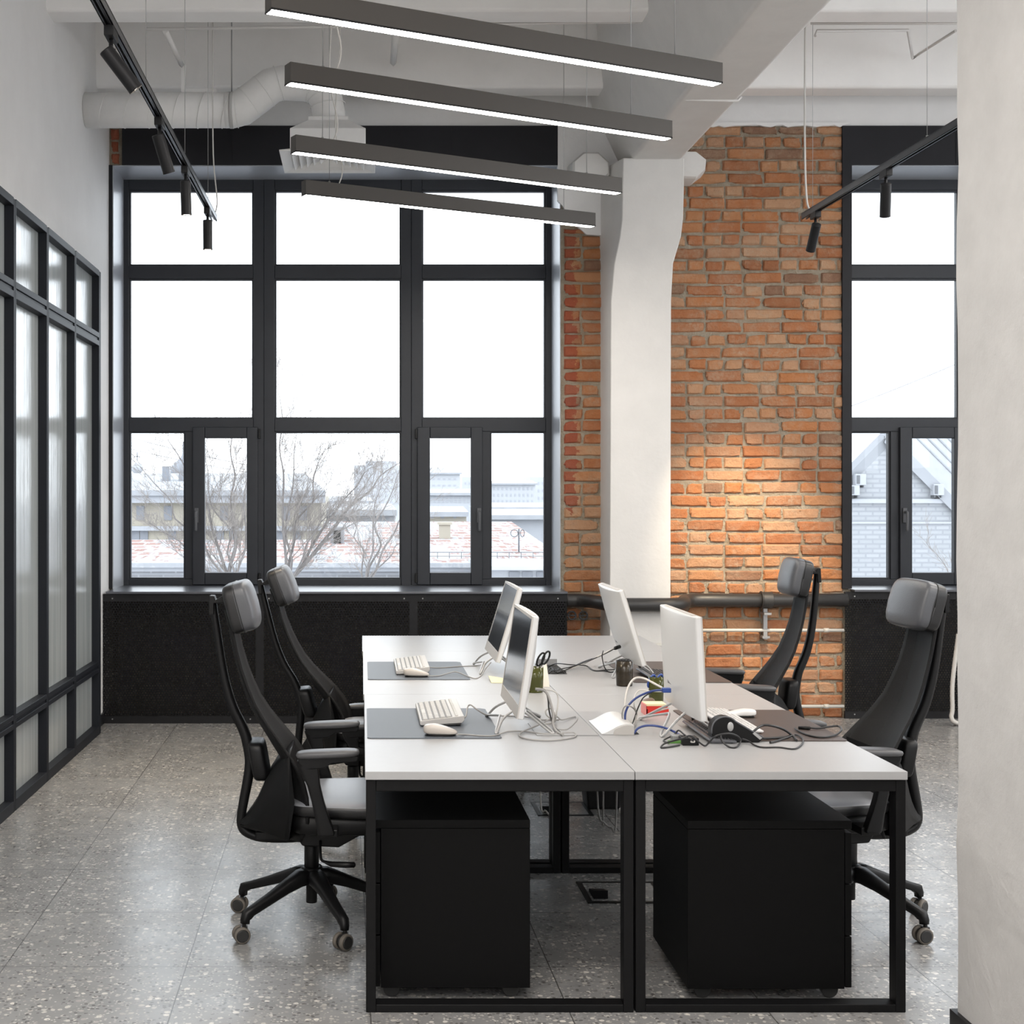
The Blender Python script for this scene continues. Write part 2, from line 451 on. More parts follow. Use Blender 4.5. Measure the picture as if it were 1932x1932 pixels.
def cr(pts, k=6):
    "Catmull-Rom through the points"
    pts = [Vector(p) for p in pts]
    out = []
    for i in range(len(pts) - 1):
        p0, p1, p2, p3 = pts[max(0, i - 1)], pts[i], pts[i + 1], pts[min(len(pts) - 1, i + 2)]
        for j in range(k):
            t = j / k
            out.append(.5 * ((2 * p1) + (p2 - p0) * t + (2 * p0 - 5 * p1 + 4 * p2 - p3) * t * t + (3 * p1 - p0 - 3 * p2 + p3) * t ** 3))
    out.append(pts[-1]); return out
# ---------------------------------------------------------------- room shell
random.seed(5)
YW = 9.743                     # inner face of the brick window wall
YF = 10.15                     # face of the window profiles
XL = -1.76                     # left wall
ZH, ZC, ZB = 4.12, 4.75, 3.80  # top of the masonry, slab, underside of the main beam
XR = 7.2
YB = -3.2
S = F / YF
def fx(p): return (p - CX) / S
def fz(p): return H - (p - CY) / S

def structure(mb, name, mat, **k): return tag(mb.build(name, mat, **k), kind='structure')

structure(MB().box(XL - .2, XR + .2, YB - .2, 10.6, -.3, 0), 'floor', M['floor'])

# ceiling: slab, ribs across, plaster above the window wall
c = MB().box(XL - .2, XR + .2, YB - .2, 10.6, ZC, ZC + .25)
for y0 in (9.27, 7.80, 6.32, 4.84, 3.36, 1.88, .4, -1.1, -2.6):
    for x0, x1 in ((XL - .05, 1.7), (2.1, XR + .05)):
        prof = [(y0 - .05, ZC + .02), (y0, 4.27), (y0 + .02, 4.25), (y0 + .20, 4.25), (y0 + .22, 4.27), (y0 + .27, ZC + .02)]
        c.prism(prof, 'x', x0, x1)
structure(c, 'ceiling', M['ceiling'], bevel=.012)
# main beam over the column, its left flank flared towards the slab
bp = [(1.82, ZB), (2.13, ZB), (2.15, ZB + .02), (2.22, 4.25), (2.24, ZC + .02), (1.53, ZC + .02), (1.60, 4.25), (1.80, ZB + .02)]
structure(MB().prism(bp, 'y', YB, YW), 'trim_1', M['white_paint'], bevel=.012)

# left wall, rear wall, far right wall
structure(MB().box(XL - .2, XL, YB - .2, 10.6, 0, ZC), 'wall_left', M['white_wall'])
def pierced(axis, a, b, t0, t1, opens, zs):
    "unseen wall with openings added to let in fill daylight"
    m = MB(); g = (lambda u0, u1, z0, z1: m.box(u0, u1, t0, t1, z0, z1)) if axis == 'x' else (lambda u0, u1, z0, z1: m.box(t0, t1, u0, u1, z0, z1))
    u = a
    for o0, o1 in opens:
        g(u, o0, 0, ZC); g(o0, o1, 0, zs); g(o0, o1, 4.0, ZC)
        for k in (0, 1 / 3, 2 / 3, .985): g(o0 + (o1 - o0) * k, o0 + (o1 - o0) * k + .05, zs, 4.0)
        u = o1
    g(u, b, 0, ZC)
    return m
structure(pierced('x', XL, XR, YB - .2, YB, ((-1.2, 2.4), (2.9, 6.6)), 2.5), 'wall_rear', M['white_wall'])  # high openings invented to bring fill daylight from behind
structure(pierced('y', YB - .2, 10.6, XR, XR + .2, ((-2.6, .9), (1.4, 4.9), (5.4, 8.9)), 1.9), 'wall_right', M['white_wall'])  # openings invented to bring fill daylight from the right
structure(MB().box(XL, XL + .012, 9.10, 9.49, 0, .075), 'baseboard_left', M['black_metal'])
# the wall end standing in the foreground on the right
XP, YP = 1.697, 4.0
w = MB()
rings = []
for i in range(30):
    z = .075 + (ZC - .075) * i / 29
    d = random.uniform(-.0035, .0035); e = random.uniform(-.0035, .0035)
    rings.append([(XP + d, YP - .012, z), (XP + .012, YP + e, z), (XP + .26, YP, z), (XP + .26, 1.2, z), (XP, 1.2, z), (XP, 3.0, z)])
w.loft(rings, smooth=False)
structure(w, 'wall_foreground', M['pillar_wall'])
structure(MB().box(XP - .012, XP + .272, 1.19, YP + .012, 0, .078), 'baseboard_foreground', M['black_metal'])

# ---- window wall: masonry with two openings, each brick laid
OX0, OX1, OZ0, OZ1 = -1.735, 1.381, .892, 3.843
DX = 5.12
wall = MB()
def mb3(x0, x1, z0, z1, y0=YW + .008, y1=10.5): wall.box(x0, x1, y0, y1, z0, z1, 0)
mb3(XL, OX0, 0, ZH); mb3(OX1, OX0 + DX + .019, 0, ZH); mb3(OX1 + DX, XR, 0, ZH)
for d in (0, DX):
    mb3(OX0 + d, OX1 + d, OZ1, ZH); mb3(OX0 + d, OX1 + d, 0, OZ0, 9.93)
wall.box(XL, XR, YW - .006, 10.5, ZH, ZC, 2)          # plaster above
# plaster skirts round the beam seat and a ragged edge over the bricks
wall.prism([(1.36, ZH), (1.36, 3.60), (1.40, 3.55), (1.47, 3.44), (1.56, 3.36), (1.70, 3.35), (1.84, 3.5), (1.84, ZH)], 'y', YW - .025, YW + .02, 2)
pts = [(1.36, ZH + .02)] + [(1.36 + .04 * i, ZH - random.uniform(-.004, .014)) for i in range(51)] + [(3.40, ZH + .02)]
wall.prism(pts, 'y', YW - .02, YW + .02, 2)

def brick(x0, x1, z0, z1, y, seed):
    r = random.Random(seed)
    nx, nz = (7 if x1 - x0 > .18 else 5), 4
    out = max(.001, r.gauss(.006, .0035)); tilt = r.uniform(-.004, .004)
    chip = [r.random() < .28 for _ in range(4)]
    eu, ev = .010 / (x1 - x0), .009 / (z1 - z0)
    gu = [0, eu] + [eu + (1 - 2 * eu) * i / (nx - 2) for i in range(1, nx - 2)] + [1 - eu, 1]
    gv = [0, ev] + [ev + (1 - 2 * ev) * i / (nz - 2) for i in range(1, nz - 2)] + [1 - ev, 1]
    vs = []
    for k in range(nz + 1):
        for i in range(nx + 1):
            u, v = gu[i], gv[k]
            ex = min(i, nx - i); ez = min(k, nz - k)
            jx, jz = r.uniform(-.0028, .0028), r.uniform(-.0028, .0028)
            x = x0 + (x1 - x0) * u + jx; z = z0 + (z1 - z0) * v + jz
            d = -out + tilt * (u - .5) + r.uniform(-.0022, .0022)
            if ex == 0 or ez == 0: d += .010
            ci = (0 if u < .5 else 1) + (0 if v < .5 else 2)
            if chip[ci] and ex + ez <= 1:
                d += .012; x += (.012 if u < .5 else -.012) * (ex == 0); z += (.010 if v < .5 else -.010) * (ez == 0)
            vs.append((x, y + d, z))
    W = nx + 1
    fs = [(k * W + i, k * W + i + 1, (k + 1) * W + i + 1, (k + 1) * W + i) for k in range(nz) for i in range(nx)]
    rim = [i for i in range(W)] + [k * W + nx for k in range(1, nz + 1)] + [nz * W + i for i in range(nx - 1, -1, -1)] + [k * W for k in range(nz - 1, 0, -1)]
    b0 = len(vs)
    for i in rim:
        q = vs[i]; vs.append((q[0], y + .03, q[2]))
    m = len(rim)
    for a in range(m):
        b = (a + 1) % m; fs.append((rim[a], b0 + a, b0 + b, rim[b]))
    wall.add(vs, fs, False, 1)

RH = .0863
def lay(x0, x1, z0, z1, seed):
    r = random.Random(seed); row = 0; z = z0
    while z < z1 - .02:
        head = row % 2 == 0
        x = x0 + (r.uniform(-.006, .006) if head else 0) - (.0 if head else r.choice((.0, .0, .132)))
        while x < x1 - .015:
            wd = (.132 if head else .262) + r.uniform(-.012, .012)
            if not head and r.random() < .06: wd = .132
            if head and r.random() < .08: wd = .262
            a, b = max(x, x0), min(x + wd, x1 + r.uniform(-.004, .010))
            if x1 - b < .045: b = x1 + r.uniform(-.004, .010); wd = b - x + .02
            if b - a > .03:
                zz = z + r.uniform(-.004, .004) + .004 * math.sin(a * 3 + row)
                brick(a + .007, b - .007, zz + .007, min(zz + RH - .009, z1), YW, r.random())
            x += wd
        z += RH; row += 1
lay(1.40, 1.70, 0, 3.40, 11)
lay(2.00, 3.352, 0, ZH - .005, 22)
lay(XL + .005, XL + .07, OZ1, ZH, 33)
structure(wall, 'wall_back', [M['mortar'], M['brick'], M['white_wall']])

# ---- the concrete column in front of the wall, its head shifted to the right
YC = 9.374
col = MB(); rings = []
for z, a, b, bl in ((0, 1.660, 2.068, 1.66), (.9, 1.660, 2.068, 1.66), (2.0, 1.664, 2.070, 1.66), (2.85, 1.668, 2.072, 1.66), (3.10, 1.690, 2.085, 1.655),
                    (3.28, 1.728, 2.138, 1.65), (3.40, 1.742, 2.152, 1.645), (3.60, 1.745, 2.158, 1.645), (ZB + .01, 1.750, 2.160, 1.645)):
    rings.append([(a, YC, z), (b, YC, z), (b, YW + .03, z), (bl, YW + .03, z)])
col.loft(rings, smooth=False)
structure(col, 'trim_2', M['white_paint'], bevel=.008)
# the two stub ends of an older beam either side of the column head
for i, (x0, x1, z0, z1) in enumerate(((1.42, 1.70, 3.66, 3.90), (2.10, 2.36, 3.70, 3.905))):
    st = MB(); cx, cz = (x0 + x1) / 2, (z0 + z1) / 2; hw, hh = (x1 - x0) / 2, (z1 - z0) / 2
    rings = []
    for y, q in ((YW + .02, 1.06), (YW - .10, 1.0), (YW - .19, .96), (YW - .215, .86), (YW - .218, .3)):
        ring = []
        for k in range(8):
            t = 2 * PI * (k + .5) / 8
            u, v = math.cos(t), math.sin(t); m = max(abs(u), abs(v), (abs(u) + abs(v)) / 1.32)
            ring.append((cx + hw * q * u / m + random.uniform(-.004, .004), y, cz + hh * q * v / m + random.uniform(-.004, .004)))
        rings.append(ring)
    st.loft(rings, smooth=False)
    structure(st, 'trim_%d' % (3 + i), M['white_paint'])

# ---- windows
def rod(a, b, r, n=10): return MB().cyl(a, b, r, n=n)
def window(idx, dx, cols):
    root = thing('window_%d' % idx, None, None, (OX0 + dx + 1.55, YF, OZ0), kind='structure')
    x0, x1 = OX0 + dx, OX1 + dx
    Y0, Y1 = YF, YF + .075
    # frame of profiles
    fr = MB()
    def m(a, b, t, u, y0=Y0, y1=Y1): fr.box(fx(a) + dx, fx(b) + dx, y0, y1, fz(u), fz(t))
    fr.box(x0, fx(243) + dx, Y0, Y1, OZ0, OZ1); fr.box(fx(1030) + dx, x1, Y0, Y1, OZ0, OZ1)
    xs_ = [(fx(243) + dx, fx(478) + dx), (fx(518) + dx, fx(757) + dx), (fx(796) + dx, fx(1030) + dx)]
    for a, b in xs_:
        fr.box(a, b, Y0 + .002, Y1, fz(358), OZ1 - .001); fr.box(a, b, Y0 + .002, Y1, OZ0 + .001, fz(1093))
        fr.box(a, b, Y0 + .002, Y1, fz(525), fz(501)); fr.box(a, b, Y0 + .002, Y1, fz(814), fz(790))
    for a, b, c in ((478, 518, 498), (757, 796, 776)):
        m(a, c, 337, 1106, Y0 - .002); m(c, b, 337, 1106, Y0 - .006)
    fr.box(fx(349) + dx, fx(368) + dx, Y0 + .003, Y1 - .002, fz(1093), fz(814)); fr.box(fx(905) + dx, fx(925) + dx, Y0 + .003, Y1 - .002, fz(1093), fz(814))
    fr.build('frame', M['window_frame'], root, bevel=.004)
    # glazing beads round every fixed pane
    panes = [(243, 478, 358, 501), (518, 757, 358, 501), (796, 1030, 358, 501),
             (243, 478, 525, 790), (518, 757, 525, 790), (796, 1030, 525, 790),
             (243, 349, 814, 1093), (518, 757, 814, 1093), (925, 1030, 814, 1093)]
    gb = MB()
    for a, b, t, u in panes:
        xa, xb, za, zb = fx(a) + dx, fx(b) + dx, fz(u), fz(t); w = .012; y0, y1 = Y0 + .018, Y0 + .06
        gb.box(xa, xb, y0, y1, za, za + w); gb.box(xa, xb, y0, y1, zb - w, zb); gb.box(xa, xa + w, y0, y1, za + w, zb - w); gb.box(xb - w, xb, y0, y1, za + w, zb - w)
        MB().box(xa + .002, xb - .002, Y0 + .034, Y0 + .040, za + .002, zb - .002).build('pane', M['glass'], root)
    gb.build('glazing_bead', M['window_frame'], root)
    # the two casements
    for (a, b, ga, gb_, hx, kx) in ((364, 487, 387, 466, 372, 490), (787, 910, 811, 888, 903, 785)):
        xa, xb, za, zb = fx(a) + dx, fx(b) + dx, fz(1103), fz(806)
        ia, ib, ja, jb = fx(ga) + dx, fx(gb_) + dx, fz(1080), fz(827)
        sa = MB(); y0, y1 = Y0 - .028, Y0 + .03
        sa.box(xa, ia, y0, y1, za, zb); sa.box(ib, xb, y0, y1, za, zb); sa.box(ia, ib, y0, y1, za, ja); sa.box(ia, ib, y0, y1, jb, zb)
        so = sa.build('casement', M['window_frame'], root, bevel=.006)
        MB().box(ia, ib, Y0 + .006, Y0 + .012, ja, jb).build('pane', M['glass'], so)
        hX, hz = fx(hx) + dx, fz(978)
        hb = MB().box(hX - .014, hX + .014, y0 - .014, y0 + .002, hz - .03, hz + .075)
        hb.tube(cr([(hX, y0 - .01, hz + .045), (hX, y0 - .05, hz + .045), (hX, y0 - .058, hz + .02), (hX, y0 - .05, hz - .09)]), .010, 8)
        hb.build('handle', M['ext_dark'], so)
        for zz in (fz(819), fz(1090)):
            MB().box(fx(kx) + dx - .009, fx(kx) + dx + .009, y0 - .012, y0 + .01, zz - .035, zz + .035).build('hinge', M['plastic'], so, bevel=.004)
    # sheet metal lining of the opening: jambs, soffit and the deep sill
    rv = MB(); t = .006
    rv.box(x0, x0 + t, YW - .012, Y0, OZ0, OZ1); rv.box(x1 - t, x1, YW - .012, Y0, OZ0, OZ1); rv.box(x0, x1, YW - .012, Y0, OZ1 - t, OZ1)
    rv.build('lining', M['sheet'], root)
    ys = 9.47 if idx == 1 else 9.67
    MB().box(x0 if idx == 1 else x0 + .02, x1 + .012, ys, Y0, OZ0 - .012, OZ0 + .004).build('sill', M['sill'], root, bevel=.002)
    return root
window(1, 0, None)
window(2, DX, None)
# black panels over the windows
for i, (a, b) in enumerate(((-1.668, 1.387), (3.338, OX1 + DX))):
    hp = MB().box(a, b, YW - .022, YW - .001, OZ1 - (0 if i == 0 else 0), ZH - .004)
    for k in range(1, 4):
        xx = a + (b - a) * k / 4; hp.box(xx - .003, xx + .003, YW - .025, YW - .018, OZ1 + .01, ZH - .01)
    structure(hp, 'trim_%d' % (5 + i), M['header'])
# cover strip on the jamb edges
for i, (a, b, z0) in enumerate(((OX0 - .024, OX0 + .0, .9), (3.338, 3.404, .9))):
    structure(MB().box(a, b, YW - .022, YW - .001, z0, OZ1), 'trim_%d' % (7 + i), M['header'])

# ---- perforated radiator covers under the windows
def radiator_cover(dx, y0, x0, x1, joints, label):
    root = thing('radiator_cover', label, 'radiator cover', ((x0 + x1) / 2, y0, 0), group='perforated covers under the windows')
    xs = [x0] + list(joints) + [x1]
    ztop = OZ0 - .014
    for i in range(len(xs) - 1):
        a = xs[i] + (.028 if i else 0); b = xs[i + 1] - (.028 if i < len(xs) - 2 else 0)
        p = MB()
        p.box(a, b, y0, y0 + .003, .05, ztop - .05)
        p.build('perforated_panel', M['perforated'], root)
    fr = MB().box(x0, x1, y0 - .001, y0 + .02, 0, .05).box(x0, x1, y0 - .001, y0 + .02, ztop - .05, ztop)
    fr.box(x1 - .012, x1, y0 + .02, YW - .004 if y0 < 9.6 else y0 + .03, 0, ztop)
    fr.build('rim', M['black_metal'], root)
    for j in joints:
        MB().box(j - .028, j + .028, y0 - .003, y0 + .02, .02, ztop).build('joint_strip', M['black_metal'], root)
    sr = MB()
    for i in range(len(xs) - 1):
        for t in (.06, .94):
            for z in (.03, ztop - .03):
                x = xs[i] + (xs[i + 1] - xs[i]) * t; sr.cyl((x, y0 - .001, z), (x, y0 - .004, z), .005, n=8)
    sr.build('screw', M['galv'], root)['kind'] = 'stuff'
radiator_cover(0, 9.494, -1.757, 1.392, (-.694, .349), 'long black perforated radiator cover below the left window, behind the left chairs')
radiator_cover(DX, 9.70, 3.348, OX1 + DX, (4.45, 5.5), 'black perforated radiator cover below the right window, behind the right chairs')

# ---- heating pipes along the brick pier
pp = MB().tube(cr([(1.405, 9.66, .823), (1.50, 9.65, .823), (1.58, 9.56, .822), (1.63, 9.40, .82), (1.70, 9.315, .82), (1.80, 9.30, .82), (1.95, 9.30, .82), (2.08, 9.315, .82), (2.16, 9.40, .822), (2.20, 9.56, .823), (2.27, 9.65, .823), (2.40, 9.66, .823)], 5) + [(3.345, 9.66, .825)], .046, 20)
root = thing('heating_pipe', 'thick black heating pipe bending in front of the white column', 'pipe', (2.2, 9.66, .777))
pp.build('pipe', M['pipe'], root)
xk = P(1447, 0, 9.66).x
MB().cyl((xk - .035, 9.66, .824), (xk + .035, 9.66, .824), .058, n=20).cyl((xk - .045, 9.66, .824), (xk - .035, 9.66, .824), .064, n=20).build('coupling', M['pipe'], root, bevel=.004)
br = MB().box(xk - .015, xk + .012, 9.69, 9.722, .55, .77).box(xk - .03, xk + .02, 9.62, 9.722, .725, .74).box(xk - .03, xk + .02, 9.66, 9.722, .56, .575)
br.build('wall_bracket', M['galv'], root)
for z, a, lab in ((.612, 2.09, 'thin grey pipe on the brick pier, the upper of two below the black pipe'), (.085, 2.09, 'thin grey pipe just above the floor on the brick pier')):
    t = thing('thin_pipe', lab, 'pipe', (2.7, 9.70, z - .012), group='thin pipes on the brick pier')
    MB().cyl((a, 9.70, z), (3.34, 9.70, z), .012, n=12).build('tube', M['thin_pipe'], t)
    MB().cyl((3.20, 9.70, z), (3.235, 9.70, z), .016, n=12).build('fitting', M['thin_pipe'], t)
t = MB().tube([(1.41, 9.58, .545), (1.60, 9.56, .545), (1.66, 9.345, .545), (2.10, 9.345, .545), (2.12, 9.6, .545)], .015, 10)
tag(t.build('thin_pipe', M['thin_pipe']), 'thin grey pipe passing round the foot of the white column', 'pipe', 'thin pipes on the brick pier')
# pipe clips left on the wall
rg = MB()
for x in (1.455, 1.535):
    for k in range(12):
        a, b = 2 * PI * k / 12, 2 * PI * (k + 1) / 12
        rg.cyl((x + .028 * math.cos(a), 9.70, .715 + .028 * math.sin(a)), (x + .028 * math.cos(b), 9.70, .715 + .028 * math.sin(b)), .006, n=6)
    rg.cyl((x, 9.70, .715), (x, 9.745, .715), .006, n=6); rg.cyl((x - .028, 9.70, .715), (x + .028, 9.70, .715), .005, n=6)
tag(rg.build('pipe_clip', M['ext_dark']), 'dark ring clips on the brick below the left end of the black pipe', 'clip')

# ---- glazed partition on the left wall
XG = -1.73
part = thing('glass_partition', 'black steel framed partition of streaked glass along the left wall', 'partition', (XG, 7.0, 0))
ms = [9.08, 8.304, 7.574, 6.858, 6.13, 5.40, 4.67, 3.94]
rails = [(0, .055), (.405, .475), (2.515, 2.60), (2.965, 3.005)]
for i, y in enumerate(ms):
    d = .024 if i else .03
    mm = MB().box(XG - .03, XG + .03, y - d, y - .003, 0, 3.0).box(XG - .03, XG + .03, y + .003, y + d, 0, 3.0).box(XG - .03, XG + .024, y - .004, y + .004, 0, 3.0)
    mm.build('mullion', M['steel_black'], part, bevel=.002)
for z0, z1 in rails:
    r = MB()
    for a, b in zip(ms[1:], ms[:-1]):
        if z1 - z0 > .06:
            zm = (z0 + z1) / 2
            r.box(XG - .03, XG + .03, a + .025, b - .025, z0, zm - .009); r.box(XG - .03, XG + .03, a + .025, b - .025, zm + .009, z1); r.box(XG - .03, XG + .022, a + .025, b - .025, zm - .009, zm + .009)
        else: r.box(XG - .03, XG + .03, a + .025, b - .025, z0, z1)
    r.build('rail', M['steel_black'], part, bevel=.002)
for a, b in zip(ms[1:], ms[:-1]):
    for (z0, z1) in ((.055, .405), (.475, 2.515), (2.60, 2.965)):
        MB().box(XG - .026, XG - .018, a + .02, b - .02, z0 - .005, z1 + .005).build('pane', M['reeded'], part)
# ---------------------------------------------------------------- lamps, tracks, ducts under the ceiling
ZP = 3.2175
pend = [((512, 17), (1364, 157), 'nearest and highest of the four black linear pendant lamps'),
        ((548, 155), (1269, 261), 'second black linear pendant lamp counted from the ceiling edge down'),
        ((558, 286), (1174, 364), 'black linear pendant lamp crossing in front of the air diffuser'),
        ((577, 367), (1124, 427), 'lowest, farthest black linear pendant lamp hanging against the window panes')]
def pendant(a, b, label):
    a = Vector(a); b = Vector(b); ax = (b - a).normalized(); pe = Vector((-ax.y, ax.x, 0))
    w, h = .060, .084
    root = thing('linear_pendant_lamp', label, 'lamp', ((a.x + b.x) / 2, (a.y + b.y) / 2, ZP), group='linear pendant lamps over the desks')
    def bar(u0, u1, v0, v1, z0, z1):
        m = MB(); vs = []
        for z in (z0, z1):
            for u, v in ((u0, v0), (u1, v0), (u1, v1), (u0, v1)):
                q = a + ax * u + pe * v; vs.append((q.x, q.y, z))
        return m.add(vs, [(0, 3, 2, 1), (4, 5, 6, 7), (0, 1, 5, 4), (1, 2, 6, 5), (2, 3, 7, 6), (3, 0, 4, 7)])
    Ln = (b - a).length
    bar(0, Ln, 0, w, ZP + .006, ZP + h).build('housing', M['lamp_housing'], root, bevel=.002)
    rim = bar(0, Ln, 0, .0035, ZP, ZP + .006); r2 = bar(0, Ln, w - .0035, w, ZP, ZP + .006); r3 = bar(0, .004, 0, w, ZP, ZP + .006); r4 = bar(Ln - .004, Ln, 0, w, ZP, ZP + .006)
    for r in (r2, r3, r4): rim.add(r.v, r.f)
    rim.build('rim', M['black_metal'], root)
    bar(.004, Ln - .004, .0035, w - .0035, ZP + .001, ZP + .0055).build('diffuser', M['lamp'], root)
    for u in (.16, Ln - .22):
        q = a + ax * u + pe * (w / 2)
        MB().cyl((q.x, q.y, ZP + h), (q.x, q.y, ZC), .0016, n=6).cyl((q.x, q.y, ZP + h), (q.x, q.y, ZP + h + .012), .006, n=8).build('suspension_wire', M['galv'], root)
    q = a + ax * .22 + pe * (w / 2)
    MB().tube(cr([(q.x, q.y, ZP + h), (q.x + .02, q.y, ZP + h + .10), (q.x - .02, q.y, ZP + h + .35), (q.x + .01, q.y, ZP + 1.0), (q.x, q.y, ZC)]), .0035, 6).build('power_cable', M['cable_white'], root)
for (a, b, lab) in pend:
    pendant(PZ(*a, ZP), PZ(*b, ZP), lab)

def track(x0, y0, x1, y1, z, label, wires):
    root = thing('lighting_track', label, 'lighting track', ((x0 + x1) / 2, (y0 + y1) / 2, z))
    d = Vector((x1 - x0, y1 - y0, 0)).normalized(); p = Vector((-d.y, d.x, 0)); w = .017
    m = MB(); a = Vector((x0, y0, 0)); b = Vector((x1, y1, 0))
    def strip(v0, v1, z0, z1):
        vs = [((q + p * v).x, (q + p * v).y, zz) for zz in (z0, z1) for q, v in ((a, v0), (b, v0), (b, v1), (a, v1))]
        m.add(vs, [(0, 3, 2, 1), (4, 5, 6, 7), (0, 1, 5, 4), (1, 2, 6, 5), (2, 3, 7, 6), (3, 0, 4, 7)])
    strip(-w, -w + .004, z, z + .034); strip(w - .004, w, z, z + .034); strip(-w, w, z + .030, z + .036); strip(-.003, .003, z + .008, z + .031)
    strip(-w, -w + .009, z, z + .003); strip(w - .009, w, z, z + .003)
    m.build('rail', M['track'], root)
    for t in wires:
        q = a + (b - a) * t
        MB().cyl((q.x, q.y, z + .036), (q.x, q.y, ZC), .0014, n=6).cyl((q.x, q.y, z + .03), (q.x, q.y, z + .05), .006, n=8).build('suspension_wire', M['galv'], root)
    return root
ZT = 3.2
track(-.89, 1.4, -.89, 8.44, ZT, 'long black lighting track with four heads beside the white left wall', (.2, .62, .80, .95))
track(2.722, 3.2, 2.646, 8.376, ZT, 'black lighting track on the right ending before the brick pier', (.2, .66, .97))
# white feed cables of the tracks
t = MB().tube(cr([(-.885, 8.40, ZT + .036), (-.87, 8.40, ZT + .12), (-.895, 8.42, ZT + .4), (-.90, 8.44, ZT + .9), (-.90, 8.45, ZC)]), .004, 6)
tag(t.build('feed_cable', M['cable_white']), 'white cable dropping to the end of the left lighting track', 'cable', 'feed cables of the tracks')
t = MB().tube(cr([(2.65, 8.28, ZT + .036), (2.63, 8.28, ZT + .12), (2.62, 8.28, ZT + .5), (2.625, 8.28, ZC)]), .006, 8)
tag(t.build('feed_cable', M['cable_white']), 'white cable dropping to the right lighting track before the bricks', 'cable', 'feed cables of the tracks')

def spotlight(px, py, ctr, dirv, label, x_at=None, energy=None, lamp=None):
    "a track head: py gives its place along the track, dirv its aim"
    root = thing('track_spotlight', label, 'spotlight', ctr, group='spotlights on the tracks')
    c = Vector(ctr); d = Vector(dirv).normalized()
    MB().box(c.x - .017, c.x + .017, c.y - .05, c.y + .05, c.z - .035, c.z + .004).build('adapter', M['black_metal'], root, bevel=.003)
    MB().cyl((c.x, c.y, c.z - .035), (c.x, c.y, c.z - .085), .008, n=10).cyl((c.x - .016, c.y, c.z - .078), (c.x + .016, c.y, c.z - .078), .011, n=12).build('pivot', M['black_metal'], root)
    top = Vector((c.x, c.y, c.z - .095)) - d * .03
    e = top + d * .165
    body = MB().tube([top, top + d * .002, e], [.024, .027, .027], 24)
    body.build('housing', M['black_metal'], root, bevel=.002)
    MB().tube([e - d * .002, e + d * .006], [.0275, .0275], 24, caps=False).build('rim', M['black_metal'], root)
    MB().cyl(e + d * .0005, e + d * .0025, .022, n=20).build('lens', M['spot_led'], root)
    if energy:
        li = bpy.data.lights.new('spot_beam', 'SPOT'); li.energy = energy; li.color = (1, .82, .58); li.spot_size = math.radians(lamp or 46); li.spot_blend = 1; li.shadow_soft_size = .02
        lo = bpy.data.objects.new('spot_beam', li); COL.objects.link(lo); lo.parent = root
        lo.matrix_parent_inverse = Matrix.Translation(-c)
        lo.location = e + d * .02; lo.rotation_mode = 'QUATERNION'; lo.rotation_quaternion = d.to_track_quat('-Z', 'Y')
    return root
def on_left(py): return (-.89, (ZT - H) * F / (CY - py), ZT)
spotlight(0, 0, on_left(56), (.62, .25, -.80), 'near tilted black spotlight on the left track', energy=55, lamp=50)
spotlight(0, 0, on_left(226), (.26, .30, -.93), 'second, slightly tilted black spotlight from the near end of the left track', energy=55, lamp=55)
spotlight(0, 0, on_left(317), (.02, .10, -1), 'third black spotlight of the left track, pointing straight down', energy=55, lamp=60)
spotlight(0, 0, on_left(394), (.0, .05, -1), 'black spotlight at the far end of the left track', energy=55, lamp=60)
def on_right(py):
    Y = (ZT - H) * F / (CY - py); return (2.722 - .0147 * (Y - 3.2), Y, ZT)
spotlight(0, 0, on_right(401), (-.02, .60, -.80), 'black spotlight at the end of the right track aimed at the bricks', energy=270, lamp=42)
spotlight(0, 0, on_right(322), (.13, .42, -.90), 'black spotlight of the right track hanging before the right window', energy=55, lamp=50)

# ---- ventilation duct and its diffuser
YD = 8.91
root = thing('ventilation_duct', 'white round ventilation duct leaving the left wall and bending down', 'duct', (-.9, YD, 3.9))
zc = 4.0
run = [(XL + .002, YD, zc), (P(440, 0, YD).x, YD, zc)]
MB().tube(run, .111, 32).build('straight_run', M['duct'], root)
seam = MB()
x = XL + .12
while x < run[1][0] - .04:
    ring = [(x + .06 * math.sin(2 * PI * k / 40) * .5 + .0, YD + .1125 * math.cos(2 * PI * k / 40), zc + .1125 * math.sin(2 * PI * k / 40)) for k in range(41)]
    seam.tube(ring, .0022, 5); x += .155
seam.build('spiral_seam', M['duct'], root)
xa = P(440, 0, YD).x; xv = -.212
el = MB().tube([(xa - .05, YD, zc), (xa, YD, zc + .001), (xa + .05, YD, zc + .012), (xa + .15, YD, zc + .085), (xa + .24, YD, zc + .155), (xa + .32, YD, zc + .175), (xv - .14, YD, zc + .165), (xv - .06, YD, zc + .13), (xv - .015, YD, zc + .06), (xv, YD, zc - .02), (xv, YD, zc - .08)], [.112, .112, .112, .111, .111, .109, .107, .106, .106, .106, .106], 32)
eo = el.build('elbow', M['duct'], root)
es = MB()
for (x, z, tx, tz) in ((xa + .02, zc + .002, 1, .1), (xa + .10, zc + .05, 1, .8), (xa + .195, zc + .12, 1, .75), (xa + .29, zc + .170, 1, .3), (xv - .10, zc + .152, 1, -.5), (xv - .037, zc + .10, .5, -1), (xv - .006, zc + .03, .15, -1)):
    t_ = Vector((tx, 0, tz)).normalized(); n_ = Vector((-t_.z, 0, t_.x))
    es.tube([Vector((x, YD, z)) + n_ * .112 * math.sin(2 * PI * k / 40) + Vector((0, .112 * math.cos(2 * PI * k / 40), 0)) for k in range(41)], .0025, 5)
eq = es.build('elbow_seam', M['duct'], eo); eq['kind'] = 'stuff'
cl = MB()
